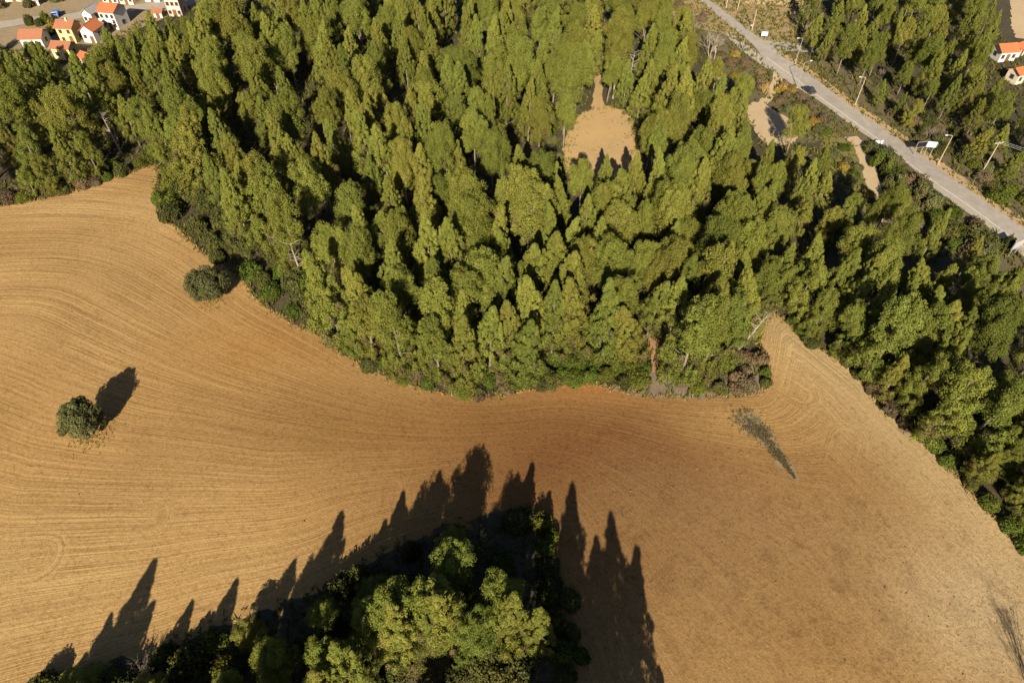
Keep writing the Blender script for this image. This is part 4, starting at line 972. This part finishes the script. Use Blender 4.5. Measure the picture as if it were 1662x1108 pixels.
# ------------------------------------------------------------------ village houses
def house(px, py, w, d, hw, rise, rz, wall, roof, label, storeys=1, axis_='x', chimney=False, kind='gable', win=3, balcony=False):
    k_ = .80; w, d, hw, rise = w * k_, d * k_, hw * k_, rise * k_
    p = at(px, py); e = empty('house', p, rz); tag(e, label, 'house')
    mb = MB(); top = hw
    if kind == 'gable' and axis_ == 'x': mb.prism([(-w / 2, -.3), (w / 2, -.3), (w / 2, hw), (-w / 2, hw)], 0, d)
    else: mb.prism([(-w / 2, -.3), (w / 2, -.3), (w / 2, hw), (-w / 2, hw)], 0, d)
    if kind == 'gable':
        if axis_ == 'x':                                             # ridge along x: gables on the ends
            for sx in (-1, 1):
                x0, x1 = sx * w / 2, sx * (w / 2 - .2)
                mb.add([(x0, 0, hw), (x0, d, hw), (x0, d / 2, hw + rise), (x1, 0, hw), (x1, d, hw), (x1, d / 2, hw + rise)], [(0, 1, 2), (5, 4, 3), (0, 3, 4, 1), (1, 4, 5, 2), (2, 5, 3, 0)])
        else:
            mb.prism([(-w / 2, hw), (w / 2, hw), (0, hw + rise)], 0, .2); mb.prism([(-w / 2, hw), (w / 2, hw), (0, hw + rise)], d - .2, d)
    wl = mb.build('wall', M[wall], e)
    ov, th = .45, .16; rb = MB()
    if kind == 'gable':
        half = (d if axis_ == 'x' else w) / 2; sl = rise / half; lo_ = hw - sl * ov + .04; hi_ = hw + rise + .04
        prof = [(-half - ov, lo_), (0, hi_), (half + ov, lo_), (half + ov, lo_ + th), (0, hi_ + th), (-half - ov, lo_ + th)]
        if axis_ == 'y': rb.prism(prof, -ov, d + ov)
        else:
            t = MB().prism(prof, -w / 2 - ov, w / 2 + ov); rb.add([(y, x + d / 2, z) for x, y, z in t.v], [f[::-1] for f in t.f])
        rf = rb.build('roof', M[roof], e)
        cap = MB()
        if axis_ == 'y': cap.tube([(0, -ov, hi_ + th), (0, d + ov, hi_ + th)], [.13, .13], 6)
        else: cap.tube([(-w / 2 - ov, d / 2, hi_ + th), (w / 2 + ov, d / 2, hi_ + th)], [.13, .13], 6)
        cap.build('ridge', M[roof], rf)
    else:
        rb.box((0, d / 2, hw + .12), (w + .6, d + .6, .24)); rf = rb.build('roof', M[roof], e)
        for sx in (-1, 1): MB().box((sx * (w / 2 + .2), d / 2, hw + .49), (.2, d + .6, .5)).build('parapet', M[wall], rf)
    if chimney: MB().box((w * .12, d * .45, hw + rise * .7 + .5), (.55, .55, 1.5)).build('chimney', M[wall], rf)
    sh_ = hw / storeys
    for s in range(storeys):
        for k in range(win):
            x = -w / 2 + w * (k + .5) / win; z = s * sh_ + sh_ * .52
            if s == 0 and k == win // 2:
                f = MB().box((x, -.03, 1.05), (1.15, .12, 2.1)).build('door', M['shutter'], e); MB().box((x + .42, -.12, 1.05), (.07, .07, .2)).build('handle', M['steel'], f); continue
            f = MB().box((x, -.02, z), (1.0, .12, 1.05)).build('window', M['shutter'], e)
            MB().box((x, -.07, z), (.8, .06, .85)).build('pane', M['glass'], f)
            MB().box((x, -.10, z - .58), (1.15, .22, .08)).build('sill', M['concrete'], f)
        if balcony and s > 0:
            bl = MB().box((0, -.62, s * sh_ + .06), (w * .9, 1.2, .16)).build('balcony', M['concrete'], e)
            MB().box((0, -1.18, s * sh_ + .55), (w * .9, .08, .85)).build('railing', M['white'], bl)
    for sx in (-1, 1):
        f = MB().box((sx * (w / 2 + .02), d * .5, sh_ * .55), (.12, 1.2, 1.2)).build('window', M['shutter'], e)
        MB().box((sx * (w / 2 + .07), d * .5, sh_ * .55), (.06, .95, .95)).build('pane', M['glass'], f)
    return e
house(57, 80, 7.6, 6.5, 4.0, 1.7, rad(4), 'white', 'roofbrown', 'white house with weathered brown-red gable roof beside garden shrubs', 1)
house(113, 70, 6.2, 6.0, 5.6, 1.5, rad(-6), 'yellowwall', 'roofbrown', 'yellow two-storey house with brown tiled roof and chimney', 2, 'x', True, win=2)
house(105, 98, 6.6, 5.0, 4.4, 1.2, rad(-6), 'yellowwall', 'roofbrown', 'low yellow house with two small roofs in front of the taller yellow one', 1, 'x', win=2)
house(148, 70, 5.0, 6.5, 4.6, 1.8, rad(-10), 'white', 'roof', 'white house with bright orange gable roof facing the wood', 1, 'y', win=2)
house(147, 40, 3.8, 6.0, 4.2, 1.5, rad(-10), 'white', 'greyroof', 'narrow white house with grey roof behind the orange-roofed one', 1, 'y', win=2)
house(182, 48, 6.6, 7.5, 6.6, 1.6, rad(-12), 'white', 'roof', 'white two-storey house with orange roof and balconies by the lane', 2, 'x', win=3, balcony=True)
house(286, 27, 5.6, 6.0, 6.4, 0, rad(-4), 'pink', 'concrete', 'unfinished pinkish flat-roofed building with open dark windows', 2, kind='flat', win=3)
house(258, 30, 3.2, 3.0, 2.3, .7, rad(0), 'white', 'roofbrown', 'small shed with brown-red roof at the wood\'s edge', 1, win=1)
house(137, 104, 3.6, 3.6, 2.5, .9, rad(-30), 'white', 'roof', 'small orange-roofed outbuilding half hidden by pines', 1, win=1)
house(180, 5, 7.0, 5.0, 4.6, 1.2, rad(-10), 'white', 'roof', 'white house behind the street opposite the balconied one', 2, win=3)
house(207, 8, 6.0, 5.0, 4.0, 1.2, rad(-10), 'cream', 'roofbrown', 'cream house with low brown roof behind the village street', 1, win=3)
house(248, 4, 6.5, 5.0, 4.0, 1.2, rad(-8), 'white', 'roof', 'white house with orange roof at the far street end', 1, win=3)
house(24, 3, 7.0, 4.0, 3.0, .9, rad(8), 'cream', 'concrete', 'low cream building with pale roof beyond brown scrub', 1, win=3)
house(52, 10, 6.0, 2.6, 2.2, .5, rad(12), 'white', 'concrete', 'long low white shed in brown scrub above the street', 1, win=2)
house(1632, 100, 6.2, 5.5, 3.6, 1.5, rad(8), 'white', 'roof', 'white house with orange roof tucked behind the roadside wood', 1, 'x', win=3)
house(1655, 92, 3.6, 4.0, 3.2, 1.0, rad(30), 'white', 'roof', 'white annexe with small orange roof next to the hidden house', 1, 'x', win=1)
house(1656, 136, 5.2, 4.6, 3.6, 1.2, rad(20), 'cream', 'roof', 'cream cottage with orange roof and pale porch below the white house', 1, 'x', win=2)

# ------------------------------------------------------------------ road furniture and vehicles
road_dir = math.atan2(EL[-1][1] - EL[0][1], EL[-1][0] - EL[0][0])
def lamp_post(px, py, h, arm, label, mat='steel'):
    p = at(px, py); e = empty('lamp_post', p); tag(e, label, 'lamp post', 'lamp posts along the road')
    MB().tube([(0, 0, -.1), (0, 0, h * .5), (0, 0, h)], [.13, .10, .075], 8).build('pole', M[mat], e)
    MB().box((0, 0, .12), (.4, .4, .25)).build('base', M['concrete'], e)
    a = np.array([arm[0], arm[1], .25])
    ar = MB().tube([(0, 0, h - .05), a * .5 + np.array([0, 0, h + .05]), a + np.array([0, 0, h])], [.06, .05, .045], 6).build('arm', M[mat], e)
    MB().box(a + np.array([0, 0, h - .02]), (.62, .30, .14), math.atan2(arm[1], arm[0])).build('lamp_head', M['lamp'], e)
lamp_post(1290, 105, 7.6, (-1.5, -.3), 'steel lamp post on the verge just past the junction')
lamp_post(1293, 143, 7.2, (1.9, .7), 'steel lamp post on the near shoulder by the dark car')
lamp_post(1204, 82, 7.0, (1.2, .5), 'pale lamp post on the slip road\'s near side')
lamp_post(1388, 170, 7.6, (-1.6, -.2), 'wooden lamp post in front of the leafless bush across the road', 'wood')
lamp_post(1522, 267, 7.6, (-1.6, -.1), 'wooden lamp post beside the double billboard', 'wood')
def pole(px, py, h, label, cross=True, rz=0.0):
    p = at(px, py); e = empty('utility_pole', p, rz); tag(e, label, 'utility pole')
    MB().tube([(0, 0, -.2), (0, 0, h)], [.15, .10], 8).build('pole', M['wood'], e)
    if cross:
        c = MB().box((0, 0, h - .35), (2.0, .12, .14)).build('crossarm', M['wood'], e)
        for x in (-.9, 0, .9): MB().tube([(x, 0, h - .28), (x, 0, h - .02)], [.05, .04], 6).build('insulator', M['lamp'], c)
    return p, h
pole(1220, 50, 6.5, 'bare wooden pole on the dry grass behind the junction', False)
p1, h1 = pole(1593, 281, 8.2, 'wooden utility pole with crossarm among scrub across the road', True, rad(12))
pole(1178, 14, 6.0, 'short wooden pole by the far bend of the road', False)
pole(1197, 16, 6.0, 'wooden pole with crossarm on the far dry verge', True)
p2 = np.array([p1[0] + 34, p1[1] - 22, 0]); p2[2] = float(hz(p2[0], p2[1]))
e2 = empty('utility_pole', p2, rad(12)); tag(e2, 'wooden utility pole further down the bank carrying the wires', 'utility pole')
MB().tube([(0, 0, -.2), (0, 0, 8.2)], [.15, .10], 8).build('pole', M['wood'], e2); MB().box((0, 0, 7.85), (2.0, .12, .14)).build('crossarm', M['wood'], e2)
for dx, nm in ((-.9, 'outer wire strung from the crossarm on its road side'), (0, 'middle wire strung from the crossarm pole'), (.9, 'inner wire strung from the crossarm on its wood side')):
    o_ = np.array([dx * math.cos(rad(12)), dx * math.sin(rad(12)), 8.18]); a, b = p1 + o_, p2 + o_
    pts = [a + (b - a) * t - np.array([0, 0, 2.2 * t * (1 - t)]) for t in np.linspace(0, 1, 12)]
    w = MB().tube(pts, [.022] * 12, 4).build('overhead_wire', M['steel']); tag(w, nm, 'wire')

def billboard(px, py, panels, label, post_h, cat='billboard'):
    p = at(px, py); e = empty('billboard', p); tag(e, label, cat)
    for (x, y, w, h, rz, mat) in panels:
        ca, sa = math.cos(rz), math.sin(rz)
        pn = MB().box((x, y, post_h + h / 2), (w, .10, h), rz).build('panel', M[mat], e)
        fr = MB()
        for t in (-1, 1): fr.box((x, y, post_h + h / 2 + t * (h / 2 + .05)), (w + .1, .16, .1), rz)
        for t in (-1, 1): fr.box((x + t * (w / 2 + .05) * ca, y + t * (w / 2 + .05) * sa, post_h + h / 2), (.1, .16, h), rz)
        fr.build('frame', M['steel'], pn)
        for t in (-.32, .32):
            q = (x + t * w * ca + .12 * sa, y + t * w * sa - .12 * ca * -1)
            MB().tube([(q[0], q[1], -.2), (q[0], q[1], post_h + h * .95)], [.09, .08], 6).build('post', M['steel'], e)
billboard(1497, 252, [(1.2, .1, 2.2, 1.35, rad(-10), 'board'), (-1.3, .1, 2.5, 1.35, rad(10), 'boardshade')], 'double roadside billboard, one panel white and one coloured dark as if in shade', 2.2)
billboard(1239, 63, [(0, 0, 1.8, 1.2, rad(-8), 'boardblue')], 'pale blue notice board on the grass by the junction', .9, 'notice board')
billboard(1424, 240, [(-.55, 0, 1.0, 1.1, rad(-20), 'board'), (.55, .2, .8, 1.1, rad(25), 'board')], 'pair of small white road signs where the track meets the road', .9, 'road sign')
billboard(1641, 414, [(0, 0, 3.2, 1.8, rad(28), 'concrete')], 'large white billboard at the road\'s edge above the right wood', 2.0)

def car(p, rz, paint, label, L=4.1, W=1.75, H=1.45, cat='car'):
    e = empty('car', (p[0], p[1], p[2]), rz); tag(e, label, cat)
    prof = [(-L / 2, .35), (L / 2, .35), (L / 2, .72), (L * .44, .86), (L * .20, .95), (-L * .42, .98), (-L / 2, .90)]
    MB().prism(prof, -W / 2, W / 2).build('body', M[paint], e)
    c = MB(); a, b, hh = -L * .38, L * .20, H
    V = [(a, -W * .46, .96), (b, -W * .46, .94), (b, W * .46, .94), (a, W * .46, .96), (a + .5, -W * .36, hh), (b - .75, -W * .36, hh), (b - .75, W * .36, hh), (a + .5, W * .36, hh)]
    c.add(V, [(0, 1, 5, 4), (1, 2, 6, 5), (2, 3, 7, 6), (3, 0, 4, 7)]); c.build('window', M['glass'], e)
    MB().box(((a + b) / 2 - .12, 0, hh + .02), (b - a - 1.2, W * .74, .06)).build('roof', M[paint], e)
    for sx in (-.31, .31):
        for sy in (-1, 1):
            t = MB().tube([(sx * L, sy * (W / 2 - .18), .32), (sx * L, sy * (W / 2 + .01), .32)], [.32, .32], 14).build('wheel', M['dark'], e)
            MB().tube([(sx * L, sy * (W / 2 - .1), .32), (sx * L, sy * (W / 2 + .03), .32)], [.19, .19], 10).build('rim', M['steel'], t)
    for sy in (-1, 1):
        MB().box((L / 2 + .01, sy * W * .36, .66), (.06, .34, .16)).build('headlight', M['lamp'], e)
        MB().box((-L / 2 - .01, sy * W * .38, .74), (.06, .26, .16)).build('tail_light', M['redlamp'], e)
pc = at(1312, 150); pc[2] += .16
tang = at(1335, 167)[:2] - at(1290, 134)[:2]
car(pc, math.atan2(tang[1], tang[0]) + math.pi, 'carpaint', 'dark car driving on the asphalt road near the lamp post')
pc = at(1397, 84); car(pc, rad(20), 'bluepaint', 'blue car parked in tree shade across the road')
pc = at(92, 29); pc[2] += .12
e = empty('truck', pc, rad(-70)); tag(e, 'small blue truck parked on the village street', 'truck')
MB().prism([(-.2, .4), (1.0, .4), (1.0, 1.2), (.7, 1.9), (-.2, 1.9)], -.9, .9).build('cab', M['bluepaint'], e)
MB().box((-1.75, 0, .95), (3.0, 1.9, .6)).build('cargo_bed', M['bluepaint'], e)
MB().box((.93, 0, 1.5), (.1, 1.5, .5)).build('windscreen', M['glass'], e)
for sx in (.45, -2.2):
    for sy in (-1, 1): MB().tube([(sx, sy * .72, .38), (sx, sy * .95, .38)], [.38, .38], 14).build('wheel', M['dark'], e)
print('objects', len(bpy.data.objects), 'tris', sum(len(m.loops) - 2 * len(m.polygons) for m in bpy.data.meshes))
